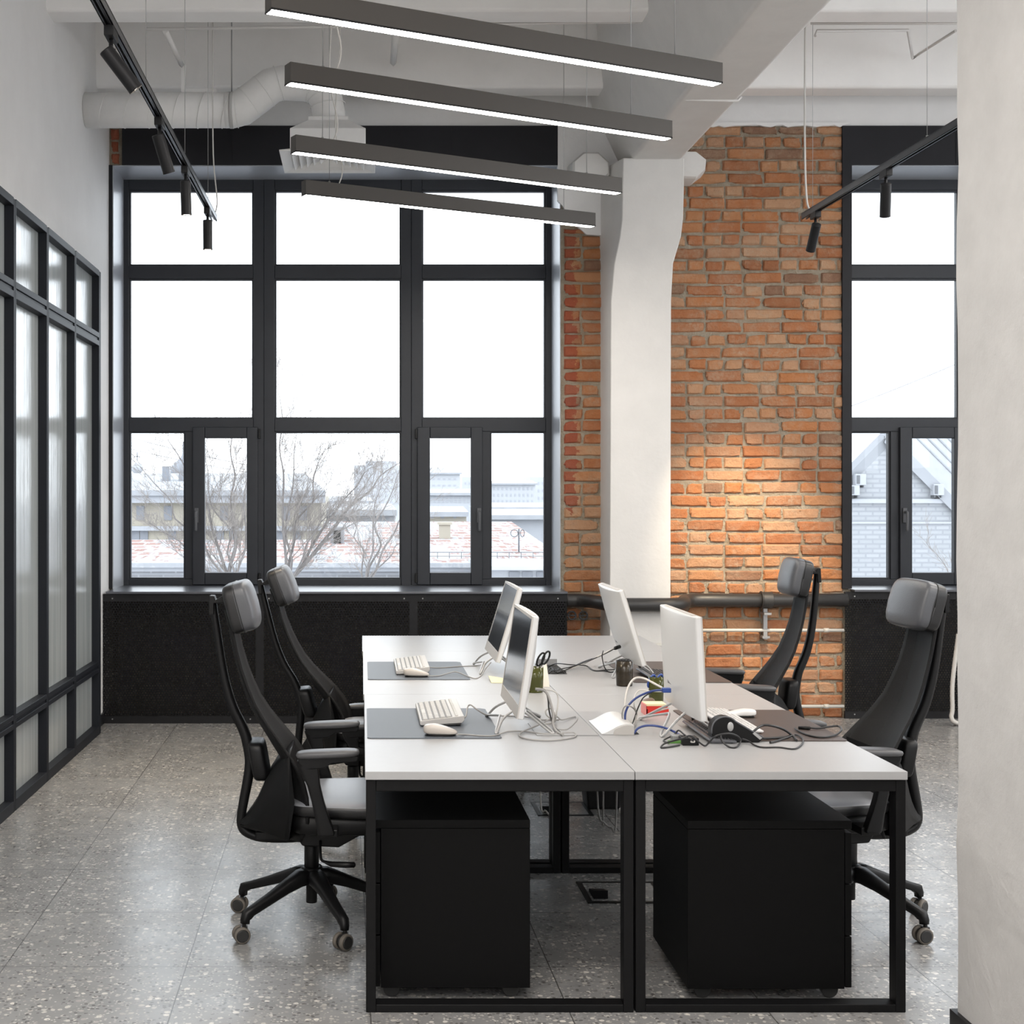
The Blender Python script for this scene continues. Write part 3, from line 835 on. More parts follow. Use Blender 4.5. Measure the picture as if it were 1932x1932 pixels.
for xx in (-.83, xa - .01): cl.tube([(xx - .012, YD, zc), (xx + .012, YD, zc)], .1145, 32)
cl.build('clamp', M['duct'], root)
MB().cyl((-.83, YD, zc + .11), (-.83, YD, ZC), .004, n=6).build('hanger_rod', M['galv'], root)
pl = MB()
def sq(h, z): return [(xv - h, YD - h, z), (xv + h, YD - h, z), (xv + h, YD + h, z), (xv - h, YD + h, z)]
pl.loft([sq(.125, 3.93), sq(.125, 3.905), sq(.235, 3.825), sq(.235, 3.70)], smooth=False)
pl.build('plenum_box', M['duct'], root, bevel=.003)
g = thing('air_diffuser', 'square white louvred air diffuser below the duct', 'air diffuser', (xv, YD, 3.66))
fr = MB()
def ringf(h0, h1, z0, z1, mb):
    A = [sq(h0, z0), sq(h1, z1), sq(h1 - .006, z1 + .004), sq(h0 - .010, z0 + .006)]
    for q in range(4):
        pass
    mb.loft(A, caps=False, smooth=False)
fr.loft([sq(.298, 3.668), sq(.298, 3.676), sq(.232, 3.700), sq(.225, 3.690), sq(.290, 3.668), sq(.298, 3.668)], caps=False, smooth=False)
fr.build('frame', M['duct'], g)
for i, h in enumerate((.215, .172, .129, .086, .043)):
    b = MB(); b.loft([sq(h + .012, 3.672), sq(h - .020, 3.697), sq(h - .024, 3.695), sq(h + .008, 3.670), sq(h + .012, 3.672)], caps=False, smooth=False)
    b.build('louvre', M['duct'], g)
MB().box(xv - .225, xv + .225, YD - .225, YD + .225, 3.698, 3.70).build('backing', M['conduit'], g)

# ---- conduits and hangers on the ceiling
def conduit(pts, label, r=.009):
    tag(MB().tube(pts, r, 6).build('cable_conduit', M['conduit']), label, 'conduit', 'white conduits on the ceiling')
ya = 8.03
def A(px, py, z): return PZ(px, py, z)
z1 = 4.24
conduit([P(275, 55, 8.06), P(740, 49, 8.04), P(1120, 42, 8.03), P(1222, 42, 8.02), P(1245, 92, 8.00), P(1262, 135, 7.99), P(1284, 184, 7.98), P(1296, 188, 7.97), P(1392, 190, 7.97), P(1398, 183, 7.98)], 'white conduit running along the rib and under the main beam')
conduit([P(1530, 44, 8.04), P(1803, 44, 8.04), P(1900, 44, 8.04)], 'straight white conduit along the rib right of the beam')
conduit([P(1538, 68, 8.30), P(1541, 58, 8.32), P(1713, 57, 8.32), P(1722, 110, 9.18), P(1735, 101, 9.1), P(1803, 58, 8.5)], 'angled white conduit above the right lighting track')
hg = thing('pipe_hanger', 'white angled hanger strut above the duct at the left', 'hanger', P(345, 178, YD))
a, b = P(312, 58, 8.12), P(343, 123, 8.95)
MB().tube([a, b], .018, 4).build('strut', M['ceiling'], hg)
b = P(346, 123, 8.95)
MB().box(b.x - .014, b.x + .014, b.y - .006, b.y + .006, 4.10, b.z).build('drop_arm', M['ceiling'], hg)
q = P(350, 171, 8.95); q2 = P(404, 168, 8.95)
MB().box(q.x, q2.x, 8.945, 8.965, q.z - .012, q.z + .012).cyl((q2.x, 8.93, q.z - .01), (q2.x, 8.98, q.z - .01), .022, n=12).build('side_arm', M['ceiling'], hg)
a, b = P(748, 50, 8.07), P(742, 119, 9.20)
tag(MB().tube([a, b], .022, 4).build('ceiling_strut', M['ceiling']), 'short white strut on the ceiling between two ribs', 'hanger')
# ---------------------------------------------------------------- desks
ZD = .724
DXL, DXM, DXR = .008, .8155, 1.631
DY = (4.178, 5.80, 7.40, 8.22)
def oframe(x0, x1, y, root):
    "one closed leg frame of square tube"
    w, d = .030, .056
    m = MB().box(x0, x0 + w, y, y + d, 0, ZD - .027).box(x1 - w, x1, y, y + d, 0, ZD - .027)
    m.box(x0 + w, x1 - w, y, y + d, ZD - .062, ZD - .027).box(x0 + w, x1 - w, y, y + d, 0, .024)
    m.build('leg_frame', M['desk_frame'], root, bevel=.0025)
def desk(x0, x1, y0, y1, label, far=False):
    root = thing('office_desk', label, 'desk', ((x0 + x1) / 2, (y0 + y1) / 2, 0), group='white desks of the island')
    t = MB().box(x0 + .001, x1 - .001, y0 + .001, y1 - .001, ZD - .025, ZD)
    t.build('tabletop', [M['table_top']], root, bevel=.0015)
    oframe(x0 + .004, x1 - .002, y0 + .012, root); oframe(x0 + .004, x1 - .002, y1 - .068, root)
    for x in (x0 + .10, x1 - .14):
        MB().box(x, x + .04, y0 + .068, y1 - .068, ZD - .060, ZD - .027).build('cross_rail', M['desk_frame'], root)
    return root
desk(DXL, DXM, DY[0], DY[1], 'white desk nearest on the left, with a grey mat and thick keyboard')
desk(DXM, DXR, DY[0], DY[1], 'white desk nearest on the right, with a brown mat and black wedge device')
desk(DXL - .004, DXM, DY[1], DY[2], 'white desk on the left behind the nearest one, before the back left chair')
desk(DXM, DXR, DY[1], DY[2], 'white desk on the right behind the nearest one, holding a dark brown mug')
desk(DXL - .008, DXR, DY[2], DY[3], 'white table closing the far end of the desk island before the radiator cover')

def pedestal(x0, x1, y0, y1, front, label):
    z0, z1 = .062, .555
    root = thing('drawer_pedestal', label, 'cabinet', ((x0 + x1) / 2, (y0 + y1) / 2, 0), group='black drawer pedestals under the desks')
    MB().box(x0, x1, y0, y1, z1 - .026, z1).build('top_board', M['cabinet'], root, bevel=.002)
    xa, xb = (x0 + .022, x1) if front < 0 else (x0, x1 - .022)
    MB().box(xa, xb, y0 + .001, y1 - .001, z0 - .022, z1 - .027).build('body', M['cabinet'], root, bevel=.002)
    for k in range(3):
        a = z0 - .018 + k * .159; b = a + .155
        xs = (x0, x0 + .020) if front < 0 else (x1 - .020, x1)
        dr = MB().box(*xs, y0 + .002, y1 - .002, a, b).build('drawer', M['cabinet'], root, bevel=.002)
        xh = x0 - .016 if front < 0 else x1 + .002
        ym = (y0 + y1) / 2
        MB().box(xh, xh + .014, ym - .10, ym + .10, b - .034, b - .016).build('handle', M['plastic'], dr, bevel=.003)
    for x in (x0 + .055, x1 - .055):
        for y in (y0 + .05, y1 - .05):
            cb = MB().cyl((x, y - .014, .026), (x, y + .014, .026), .026, n=20).box(x - .018, x + .018, y - .02, y + .02, .034, .046)
            cb.build('caster', M['caster_black'], root, bevel=.003)
pedestal(.036, .515, 4.285, 4.79, -1, 'black drawer pedestal under the nearest left desk, drawers to the left')
pedestal(.995, 1.497, 4.275, 4.785, 1, 'black drawer pedestal under the nearest right desk, drawers to the right')

# floor boxes and the bin below the desks
def floorbox(x0, x1, y0, y1, label):
    root = thing('floor_socket_box', label, 'floor box', ((x0 + x1) / 2, (y0 + y1) / 2, 0), group='floor boxes under the desks')
    MB().box(x0, x1, y0, y0 + .02, 0, .004).box(x0, x1, y1 - .02, y1, 0, .004).box(x0, x0 + .02, y0 + .02, y1 - .02, 0, .004).box(x1 - .02, x1, y0 + .02, y1 - .02, 0, .004).build('rim', M['plastic'], root)
    MB().box(x0 + .02, x1 - .02, y0 + .02, y1 - .02, 0, .003).build('lid', M['floor'], root)
    MB().prism([(y0 + .05, .003), (y0 + .16, .003), (y0 + .16, .012), (y0 + .05, .035)], 'x', x0 + .03, x0 + .085).build('cable_flap', M['plastic_soft'], root)
floorbox(.857, 1.17, 5.31, 5.60, 'black rimmed floor socket box under the nearest desks, in front of the middle legs')
floorbox(.85, 1.12, 6.76, 7.06, 'black rimmed floor socket box farther back, seen past the left pedestal')
b = thing('waste_bin', 'dark bin on the floor far under the desks, behind hanging cables', 'bin', (1.19, 6.98, 0))
MB().prism([(1.115, 0), (1.275, 0), (1.30, .34), (1.085, .34)], 'y', 6.90, 7.08).build('body', M['plastic'], b, bevel=.01)
MB().box(1.08, 1.305, 6.895, 7.085, .335, .35).build('rim', M['plastic'], b)
for i, (pts, mat, lab) in enumerate((
    ([(1018, 1490, 6.1), (1020, 1510, 6.1), (1030, 1530, 6.0), (1045, 1545, 6.0), (1062, 1552, 5.95)], 'cable_white', 'pale cable hanging under the desks left of the middle legs'),
    ([(1123, 1490, 5.9), (1128, 1520, 5.9), (1140, 1552, 5.9), (1153, 1560, 5.9), (1162, 1550, 5.9), (1165, 1490, 5.9)], 'cable_grey', 'grey cable hanging in a loop before the dark bin'),
    ([(1137, 1490, 5.95), (1138, 1530, 5.95), (1136, 1556, 5.95)], 'cable_grey', 'straight grey cable hanging before the dark bin'))):
    pv = [P(*q) for q in pts]
    pv[0].z = ZD - .03
    if i == 1: pv[-1].z = ZD - .03
    tag(MB().tube(cr(pv), .004, 6).build('hanging_cable', M[mat]), lab, 'cable', 'cables hanging under the desks')

tag(MB().tube(cr([(3.99, 9.36, .62), (3.955, 9.37, .30), P(1797, 1338, 9.38), P(1795, 1352, 9.38), P(1801, 1362, 9.38), (4.05, 9.40, .018), (4.4, 9.45, .018)]), .0145, 10).build('flexible_tube', M['cable_white']), 'cream flexible tube curling at the floor by the right radiator cover', 'tube')

# ---------------------------------------------------------------- office chairs
def chair(label, loc, rz, base_deg, recline=0., lift=0., drop=0.):
    root = thing('office_chair', label, 'chair', loc, rz, 'high backed office chairs around the desks', world=False)
    # five star base, its arms ending over the casters
    R = .305
    st = MB().lathe([(.030, .145), (.038, .150), (.042, .175), (.040, .205), (.030, .21)], n=20)
    for k in range(5):
        a = math.radians(base_deg) - rz + 2 * PI * k / 5
        d = Vector((math.cos(a), math.sin(a), 0)); n = Vector((-d.y, d.x, 0)); rings = []
        for r, zc, hz, hw in ((.02, .180, .026, .034), (.06, .178, .026, .030), (.12, .158, .021, .024), (.20, .128, .017, .020), (.272, .103, .015, .018), (.298, .093, .017, .017), (.308, .078, .014, .014), (.308, .064, .010, .012)):
            ring = []
            for u, v in ((-1, -.7), (-.8, -1), (.8, -1), (1, -.7), (1, .55), (.55, 1), (-.55, 1), (-1, .55)):
                if r < .29: p = d * r + n * (u * hw) + Vector((0, 0, zc + v * hz))
                elif r < .3: p = d * (r + v * .012 - .004) + n * (u * hw) + Vector((0, 0, zc + v * .014))
                else: p = d * (r - .006 + v * .014) + n * (u * hw) + Vector((0, 0, zc + v * .002))
                ring.append(p)
            rings.append(ring)
        st.loft(rings)
    st.build('star_base', M['plastic'], root)
    rr = random.Random(label)
    for k in range(5):
        a = math.radians(base_deg) - rz + 2 * PI * k / 5
        c = Vector((math.cos(a), math.sin(a), 0)) * R
        t = -rz + math.radians(90 + rr.uniform(-32, 32)) + (0 if k % 2 else .25)      # axle direction
        ax = Vector((math.cos(t), math.sin(t), 0)); fw = Vector((-ax.y, ax.x, 0)) * .010
        ca = MB().cyl(c + Vector((0, 0, .052)), c + Vector((0, 0, .072)), .007, n=10)
        ca.cyl(c + fw + ax * -.012 + Vector((0, 0, .0285)), c + fw + ax * .012 + Vector((0, 0, .0285)), .022, n=18)
        ca.box(c.x - .011, c.x + .011, c.y - .011, c.y + .011, .040, .056)
        co = ca.build('caster', M['caster_black'], root)
        for s in (-1, 1):
            q = c + fw + Vector((0, 0, .0285))
            MB().tube([q + ax * s * .009, q + ax * s * .011, q + ax * s * .022, q + ax * s * .025], [.026, .0285, .0285, .024], 24).build('tyre', M['tyre'], co)
            MB().tube([q + ax * s * .0245, q + ax * s * .0275], [.0228, .019], 20).build('hub_cap', M['caster_black'], co)
    MB().lathe([(.019, .08), (.020, .083), (.020, .150), (.0265, .152), (.0265, .286), (.025, .289), (.014, .290), (.014, .32)], n=24).build('gas_column', M['plastic'], root)
    # mechanism with its lever
    me = MB().prism([(-.06, .355), (-.03, .305), (.10, .300), (.145, .325), (.19, .350), (.20, .372), (-.07, .372)], 'y', -.095, .095)
    me.box(-.20, -.02, -.045, .045, .312, .345)
    mo = me.build('mechanism', M['plastic'], root, bevel=.006)
    MB().tube(cr([(.035, -.10, .325), (.035, -.125, .30), (.04, -.15, .272), (.06, -.17, .268)]), .005, 8).tube([(.055, -.168, .268), (.075, -.19, .267), (.125, -.20, .267), (.155, -.20, .267), (.16, -.2, .267)], [.006, .010, .011, .010, .004], 10).build('height_lever', M['plastic'], mo)
    # seat
    def seatw(p):
        x, y, z = p
        z += -.02 * max(0, (x - .12) / .12) ** 2 + .10 * y * y - .010
        return (x, y * (1 - .12 * max(0, -x / .24)), z)
    sc_ = MB().super((.165, 0, .462), (.245, .255, .034), (.34, .5), (48, 16), f=seatw)
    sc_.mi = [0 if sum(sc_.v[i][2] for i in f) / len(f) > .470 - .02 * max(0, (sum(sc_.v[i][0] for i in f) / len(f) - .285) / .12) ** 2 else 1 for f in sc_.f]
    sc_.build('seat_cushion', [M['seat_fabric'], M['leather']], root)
    MB().super((.165, 0, .405), (.235, .225, .042), (.3, .35), (40, 10), f=lambda p: (p[0], p[1], p[2])).build('seat_shell', M['plastic'], root)
    # back, reclined about the pivot over the mechanism
    piv = Matrix.Translation((-.06, 0, .36)) @ Matrix.Rotation(-recline, 4, 'Y') @ Matrix.Translation((.06, 0, -.36))
    def bk(mb): return mb.xf(piv) if recline else mb
    prof = [(-.305, 1.135, .070), (-.296, 1.11, .092), (-.284, 1.058, .100), (-.270, .985, .104), (-.255, .924, .109), (-.236, .862, .118), (-.214, .802, .129), (-.187, .748, .146), (-.160, .705, .160),
            (-.132, .660, .178), (-.108, .622, .192), (-.088, .580, .206), (-.074, .540, .216), (-.064, .495, .222), (-.061, .450, .224), (-.062, .410, .222), (-.070, .370, .214), (-.082, .335, .200)]
    # the strap of the back is slightly dished; its edges come forward
    rings = []
    for x, z, w in prof:
        ring = []; k = 12
        e = .012 + .05 * min(1, max(0, (w - .10) / .12))
        for j in range(k + 1):
            u = -1 + 2 * j / k; ring.append((x + e * u * u, w * u, z + .010 * u * u))
        for j in range(k, -1, -1):
            u = -1 + 2 * j / k; ring.append((x - .012 + e * u * u, w * u * .985, z + .010 * u * u))
        rings.append(ring)
    bk(MB().loft(rings)).build('mesh_back', M['mesh'], root)
    # lower flare: webs sweeping back from the lumbar curve to the spine
    fl = MB(); rings = []
    for t in range(11):
        u = t / 10
        # upper contour and lower contour of the web at depth fraction u (0 at the mesh, 1 at the spine)
        x = -.070 - .185 * u
        kn = ((-.07, .64), (-.12, .60), (-.163, .535), (-.188, .466), (-.211, .427), (-.239, .392), (-.26, .380))
        zu = next(z0 + (z1 - z0) * (x - x0) / (x1 - x0) for (x0, z0), (x1, z1) in zip(kn, kn[1:]) if x1 <= x <= x0)
        zl = .340 + .012 * u
        w = .200 * (1 - u) ** 1.1 + .040
        rings.append([(x, -w, zl + .02), (x, -w * .5, zl), (x, w * .5, zl), (x, w, zl + .02), (x + .02 * (1 - u), w * .98, (zu + zl) / 2), (x, w * .80, zu), (x, -w * .80, zu), (x + .02 * (1 - u), -w * .98, (zu + zl) / 2)])
    fl.loft(rings)
    bk(fl).build('back_web', M['plastic_soft'], root)
    sp = [(-.358, 1.178), (-.343, 1.069), (-.318, .906), (-.287, .791), (-.246, .703), (-.230, .648), (-.222, .594), (-.228, .535), (-.243, .456), (-.253, .395), (-.251, .358), (-.232, .335), (-.182, .318), (-.092, .315), (-.03, .32)]
    path = cr([(x, 0, z) for x, z in sp], 4); rings = []
    for i, p in enumerate(path):
        a = path[max(0, i - 1)]; b = path[min(len(path) - 1, i + 1)]; T = (b - a).normalized(); nn = Vector((-T.z, 0, T.x))
        u = i / (len(path) - 1); th = .011 + .007 * math.sin(min(1, u * 1.6) * PI / 1.3); wd = .020 + .012 * u
        rings.append([p + nn * th + Vector((0, -wd * .7, 0)), p + nn * th * .3 + Vector((0, -wd, 0)), p - nn * th * .3 + Vector((0, -wd, 0)), p - nn * th + Vector((0, -wd * .7, 0)),
                      p - nn * th + Vector((0, wd * .7, 0)), p - nn * th * .3 + Vector((0, wd, 0)), p + nn * th * .3 + Vector((0, wd, 0)), p + nn * th + Vector((0, wd * .7, 0))])
    bk(MB().loft(rings)).build('spine', M['plastic'], root)
    lp = MB().super((-.188, 0, .598), (.030, .085, .070), (.4, .35), (28, 14), f=lambda p: (p[0] - .18 * p[2], p[1], p[2]))
    bk(lp).build('lumbar_pad', M['plastic'], root)
    # headrest on its arm
    T = Matrix.Translation((-.258, 0, 1.148 + lift)) @ Matrix.Rotation(-math.radians(15), 4, 'Y')
    def hw(p):
        x, y, z = p
        if x > 0: x += .014 * (1 - (y / .14) ** 2) + .010 * (1 - (z / .095) ** 2)
        return (x, y, z)
    hr = MB().super((0, 0, 0), (.043, .133, .090), (.30, .38), (56, 24), f=hw)
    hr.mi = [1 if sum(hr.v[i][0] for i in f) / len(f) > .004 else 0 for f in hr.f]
    hr.xf(T)
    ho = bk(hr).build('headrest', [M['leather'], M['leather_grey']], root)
    pip = MB(); ring = []
    for k in range(49):
        a = 2 * PI * k / 48
        ca, sa = math.cos(a), math.sin(a)
        ring.append((.004, .1325 * math.copysign(abs(ca) ** .36, ca), .0900 * math.copysign(abs(sa) ** .36, sa)))
    pip.tube(ring, .0022, 6).xf(T)
    bk(pip).build('piping', M['leather'], ho)
    hb = MB().prism([(-.368, 1.12), (-.350, 1.12), (-.350, 1.16), (-.285, 1.165), (-.285, 1.195), (-.318, 1.190), (-.345, 1.172), (-.350, 1.188), (-.368, 1.188)], 'y', -.028, .028)
    bk(hb).build('headrest_bracket', M['plastic'], root, bevel=.003)
    # armrests
    for s in (-1, 1):
        y = s * .30
        pw = .042
        pad = MB().super((.066, y, .672), (.108, pw, .0135), (.35, .6), (40, 10), f=lambda p: (p[0], p[1] * (1 - .12 * abs(p[0]) / .1), p[2] + .05 * (p[0] / .12) * .1))
        sec = [(-.036, .668, .034), (-.030, .650, .040), (.004, .615, .042), (.022, .575, .038), (.034, .53, .034), (.046, .48, .034), (.054, .44, .034), (.062, .415, .030)]
        ar = MB()
        ar.prism([(-.040, .668), (-.030, .640), (-.010, .620), (.055, .625), (.080, .642), (.165, .648), (.172, .664), (.165, .668)], 'y', y - .022, y + .022)
        rings = []
        for x, z, d in ((-.005, .650, .034), (.004, .615, .031), (.018, .565, .022), (.032, .51, .021), (.047, .455, .024), (.060, .405, .029), (.062, .395, .026)):
            rings.append([(x - d, y - .016, z), (x - d * .5, y - .022, z), (x + d, y - .018, z), (x + d, y + .018, z), (x - d * .5, y + .022, z), (x - d, y + .016, z)])
        ar.loft(rings)
        ar.box(.03, .10, min(y, y - s * .10), max(y, y - s * .10), .385, .412)
        if drop:
            ar.v = [(x, yy, z - drop * max(0, min(1, (z - .42) / .16))) for x, yy, z in ar.v]; pad.v = [(x, yy, z - drop) for x, yy, z in pad.v]
        ao = ar.build('armrest', M['plastic'], root, bevel=.004)
        pad.build('arm_pad', M['arm_pad'], ao)
    return root
chair('black office chair nearest on the left, grey seat facing the desk', (-.182, 5.054, 0), 0, 6)
chair('black office chair behind the nearest left one, back reclined before the radiator cover', (-.042, 6.53, 0), math.radians(-2), 20, math.radians(5.5), 0., .15)
chair('black office chair at the nearest right desk beside the white wall', (1.775, 5.094, 0), math.radians(186), 17)
chair('black office chair at the back right desk in front of the brick pier', (1.855, 6.68, 0), math.radians(178), 50, math.radians(-3))
# ---------------------------------------------------------------- things on the desks
Z0 = ZD + .0006
def D(px, py, dz=0): return PZ(px, py, ZD + dz)

def monitor(label, xb, y, face, tilt, zb=.792, rz=0.):
    "screen faces -X (face=-1) or +X; xb: X of the lower front edge"
    root = thing('desktop_computer', label, 'computer', (xb, y, ZD), (0 if face < 0 else PI) + rz, 'white computers on the desks', world=False)
    W, Hh = .278, .350
    zb -= ZD
    Rm = Matrix.Translation((0, 0, zb)) @ Matrix.Rotation(tilt, 4, 'Y')
    body = MB(); rings = []
    # body: flat front at x=0, edges 18 mm, the back swelling to 48 mm in the middle
    ys = [-1, -.97, -.85, -.6, -.3, 0, .3, .6, .85, .97, 1]
    zs = [0, .02, .10, .3, .5, .7, .9, .98, 1]
    def th(u, v):
        e = .020 if abs(u) < .999 else .017
        return e + .030 * (1 - abs(u) ** 2.4) * (1 - .55 * abs(2 * v - 1) ** 3)
    vs, fs = [], []
    nu, nv = len(ys), len(zs)
    for side in (0, 1):
        for v in zs:
            for u in ys:
                vs.append((0 if side == 0 else th(u, v), u * W, v * Hh))
    o2 = nu * nv
    for j in range(nv - 1):
        for i in range(nu - 1):
            a = j * nu + i; fs.append((a, a + 1, a + nu + 1, a + nu)); fs.append((o2 + a, o2 + a + nu, o2 + a + nu + 1, o2 + a + 1))
    for i in range(nu - 1):
        fs.append((i, o2 + i, o2 + i + 1, i + 1)); a = (nv - 1) * nu + i; fs.append((a, a + 1, o2 + a + 1, o2 + a))
    for j in range(nv - 1):
        a = j * nu; fs.append((a, a + nu, o2 + a + nu, o2 + a)); a = j * nu + nu - 1; fs.append((a, o2 + a, o2 + a + nu, a + nu))
    body.add(vs, fs).xf(Rm)
    bo = body.build('body', M['monitor'], root, bevel=.0025)
    fr = MB().box(-.0035, .001, -W, W, 0, .044).box(-.0035, .001, -W, W, Hh - .010, Hh).box(-.0035, .001, -W, -W + .010, .044, Hh - .010).box(-.0035, .001, W - .010, W, .044, Hh - .010)
    fr.xf(Rm).build('bezel', M['monitor_side'], root)
    MB().box(-.002, .001, -W + .010, W - .010, .044, Hh - .010).xf(Rm).build('screen', M['screen'], root)
    MB().box(.004, .016, -W * .8, W * .8, Hh - .001, Hh + .0015).xf(Rm).build('top_vent', M['monitor_side'], bo)
    pt = MB()
    for k in range(6): pt.box(.040, .0465, -.085 + k * .012, -.078 + k * .012, .085, .10)
    pt.xf(Rm).build('port_row', M['ext_dark'], bo)
    # bent wire stand
    hz = zb + .012
    for s, xf_ in ((1, -.062), (1, .125)):
        pts = [(.020, .10, hz), (xf_ * .55, .135, hz * .55 + .004), (xf_, .185, .006), (xf_ * 1.02, .165, .012), (xf_ * .55, .02, .050 if xf_ > 0 else .035), (xf_ * .62, -.03, .046 if xf_ > 0 else .035), (xf_ * 1.02, -.165, .012), (xf_, -.185, .006), (xf_ * .55, -.135, hz * .55 + .004), (.020, -.10, hz)]
        MB().tube(cr(pts, 5), .0045, 8).build('wire_stand', M['chrome'], root)
    return root
MON1 = monitor('white computer nearest on the left, grey screen facing the left chair', .527, 5.01, -1, math.radians(8.6))
MON2 = monitor('white computer far left, seen behind the nearest left screen', .608, 6.62, -1, math.radians(17))
MON3 = monitor('white computer nearest on the right, its blank back towards the middle, blue plug in it', 1.152, 4.955, 1, math.radians(3.0))
MON4 = monitor('white computer far right with a black plug in its back, before the column', 1.262, 6.49, 1, math.radians(17))

def deskmat(x0, x1, y0, y1, mat, label, z=0.):
    m = MB().prism([(x0 + .01, y0), (x1 - .01, y0), (x1, y0 + .01), (x1, y1 - .02), (x1 - .02, y1), (x0 + .01, y1), (x0, y1 - .01), (x0, y0 + .01)], 'z', Z0 + z, Z0 + z + .0028)
    return tag(m.build('desk_mat', mat), label, 'desk mat', 'desk mats')
ZM = Z0 + .0034
deskmat(.018, .474, 4.74, 5.40, M['mat_grey'], 'grey desk mat under the thick keyboard on the nearest left desk')
deskmat(.026, .484, 6.25, 6.91, M['mat_grey'], 'grey desk mat on the back left desk')
deskmat(1.19, 1.629, 4.69, 5.36, M['mat_brown'], 'brown desk mat on the nearest right desk, flush with its outer edge')
deskmat(1.197, 1.628, 6.15, 6.92, M['mat_brown'], 'brown desk mat on the back right desk beside the far computer')

def keyboard(label, x0, x1, y0, y1, th, mats, z, tilt=.05, rows=6, gap=.0035, rz=0., cols=15, pad=True):
    "long side along Y; rows of keys run along Y, the space bar on the -X side faces the user when users sit at -X"
    cx, cy = (x0 + x1) / 2, (y0 + y1) / 2
    root = thing('keyboard', label, 'keyboard', (cx, cy, z), rz, 'keyboards', world=False)
    w, l = (x1 - x0) / 2, (y1 - y0) / 2
    Tm = Matrix.Translation((0, 0, .003)) @ Matrix.Rotation(-tilt, 4, 'Y') @ Matrix.Translation((0, 0, 0))
    lift = abs(w * math.sin(tilt))
    Tm = Matrix.Translation((0, 0, lift)) @ Tm
    MB().prism([(-w, .004), (-w + .004, 0), (w - .01, 0), (w, th * .45), (w - .002, th), (-w + .002, th * .62)], 'y', -l, l).xf(Tm).build('case', mats[0], root, bevel=.002)
    MB().box(-w + .012, w - .015, -l + .01, l - .01, -.006, .0).xf(Tm).build('base', mats[2], root)
    for s in (-1, 1):
        MB().box(w - .03, w - .015, s * (l - .04) - .012, s * (l - .04) + .012, -.010 - 2 * lift * .2, .002).xf(Tm).build('foot', M['plastic'], root)
    # keys: rows across X, the last row set apart like function keys
    kt = MB(); un = (2 * l - .02) / cols
    def top(x): return th * (.62 + .38 * (x + w) / (2 * w))
    xs = []; x = -w + .012; kw = (2 * w - .024 - .010) / rows
    for r in range(rows):
        if r == rows - 1: x += .010
        xs.append((x, x + kw - gap)); x += kw
    rr = random.Random(3)
    for r, (a, b) in enumerate(xs):
        y = -l + .010; c = 0
        while c < cols:
            n = 1
            if r == 0 and c == cols // 2 - 3: n = 5
            elif r in (1, 2) and c == 3: n = 2
            if r == rows - 1: a2, b2 = a, b - kw * .25
            else: a2, b2 = a, b
            y0_, y1_ = y + c * un, y + (c + n) * un - gap
            zt = top((a + b) / 2)
            vs = []
            for q, (ia, zz) in enumerate(((0, zt - .003), (.0016, zt + .004))):
                vs += [(a2 + ia, y0_ + ia, zz), (b2 - ia, y0_ + ia, zz), (b2 - ia, y1_ - ia, zz), (a2 + ia, y1_ - ia, zz)]
            kt.add(vs, [(4, 5, 6, 7), (0, 1, 5, 4), (1, 2, 6, 5), (2, 3, 7, 6), (3, 0, 4, 7)])
            c += n
    pa, pb = xs[0][0] - .004, xs[-2][1] + .004
    MB().add([(pa, -l + .006, top(pa) + .0006), (pb, -l + .006, top(pb) + .0006), (pb, l - .006, top(pb) + .0006), (pa, l - .006, top(pa) + .0006), (pa, -l + .006, top(pa) - .003), (pb, -l + .006, top(pb) - .003), (pb, l - .006, top(pb) - .003), (pa, l - .006, top(pa) - .003)], [(0, 1, 2, 3), (4, 7, 6, 5), (0, 4, 5, 1), (1, 5, 6, 2), (2, 6, 7, 3), (3, 7, 4, 0)]).xf(Tm).build('key_bed', mats[2], root)
    ko = kt.xf(Tm).build('key_field', mats[1], root); ko['kind'] = 'stuff'
    return root
KM = (M['kb_body'], M['kb_key'], M['kb_under'])
keyboard('thick beige keyboard on the grey mat of the nearest left desk', .206, .366, 4.97, 5.40, .026, KM, ZM, .06, cols=21)
keyboard('thick beige keyboard on the grey mat of the back left desk', .155, .312, 6.39, 6.86, .026, KM, ZM, .06, cols=21)
M['kb_white'] = simple('white_keyboard', (.72, .71, .70), .4); M['kb_white_keys'] = simple('white_keyboard_keys', (.62, .61, .60), .45)
M['kb_black'] = simple('dark_laptop_keys', (.02, .02, .022), .4); M['kb_silver'] = simple('dark_silver_case', (.16, .165, .18), .35, metal=.6)
keyboard('slim white keyboard on the brown mat, behind the black wedge device', 1.262, 1.385, 4.82, 5.30, .012, (M['kb_white'], M['kb_white_keys'], M['kb_white']), ZM, .03, rz=PI)
keyboard('dark keyboard half hidden below the nearest right computer', 1.148, 1.244, 4.64, 5.02, .011, (M['kb_silver'], M['kb_black'], M['kb_silver']), Z0, .04, rz=PI)
keyboard('dark keyboard half hidden below the far right computer', 1.272, 1.40, 6.12, 6.50, .011, (M['kb_silver'], M['kb_black'], M['kb_silver']), ZM, .04, rz=PI)

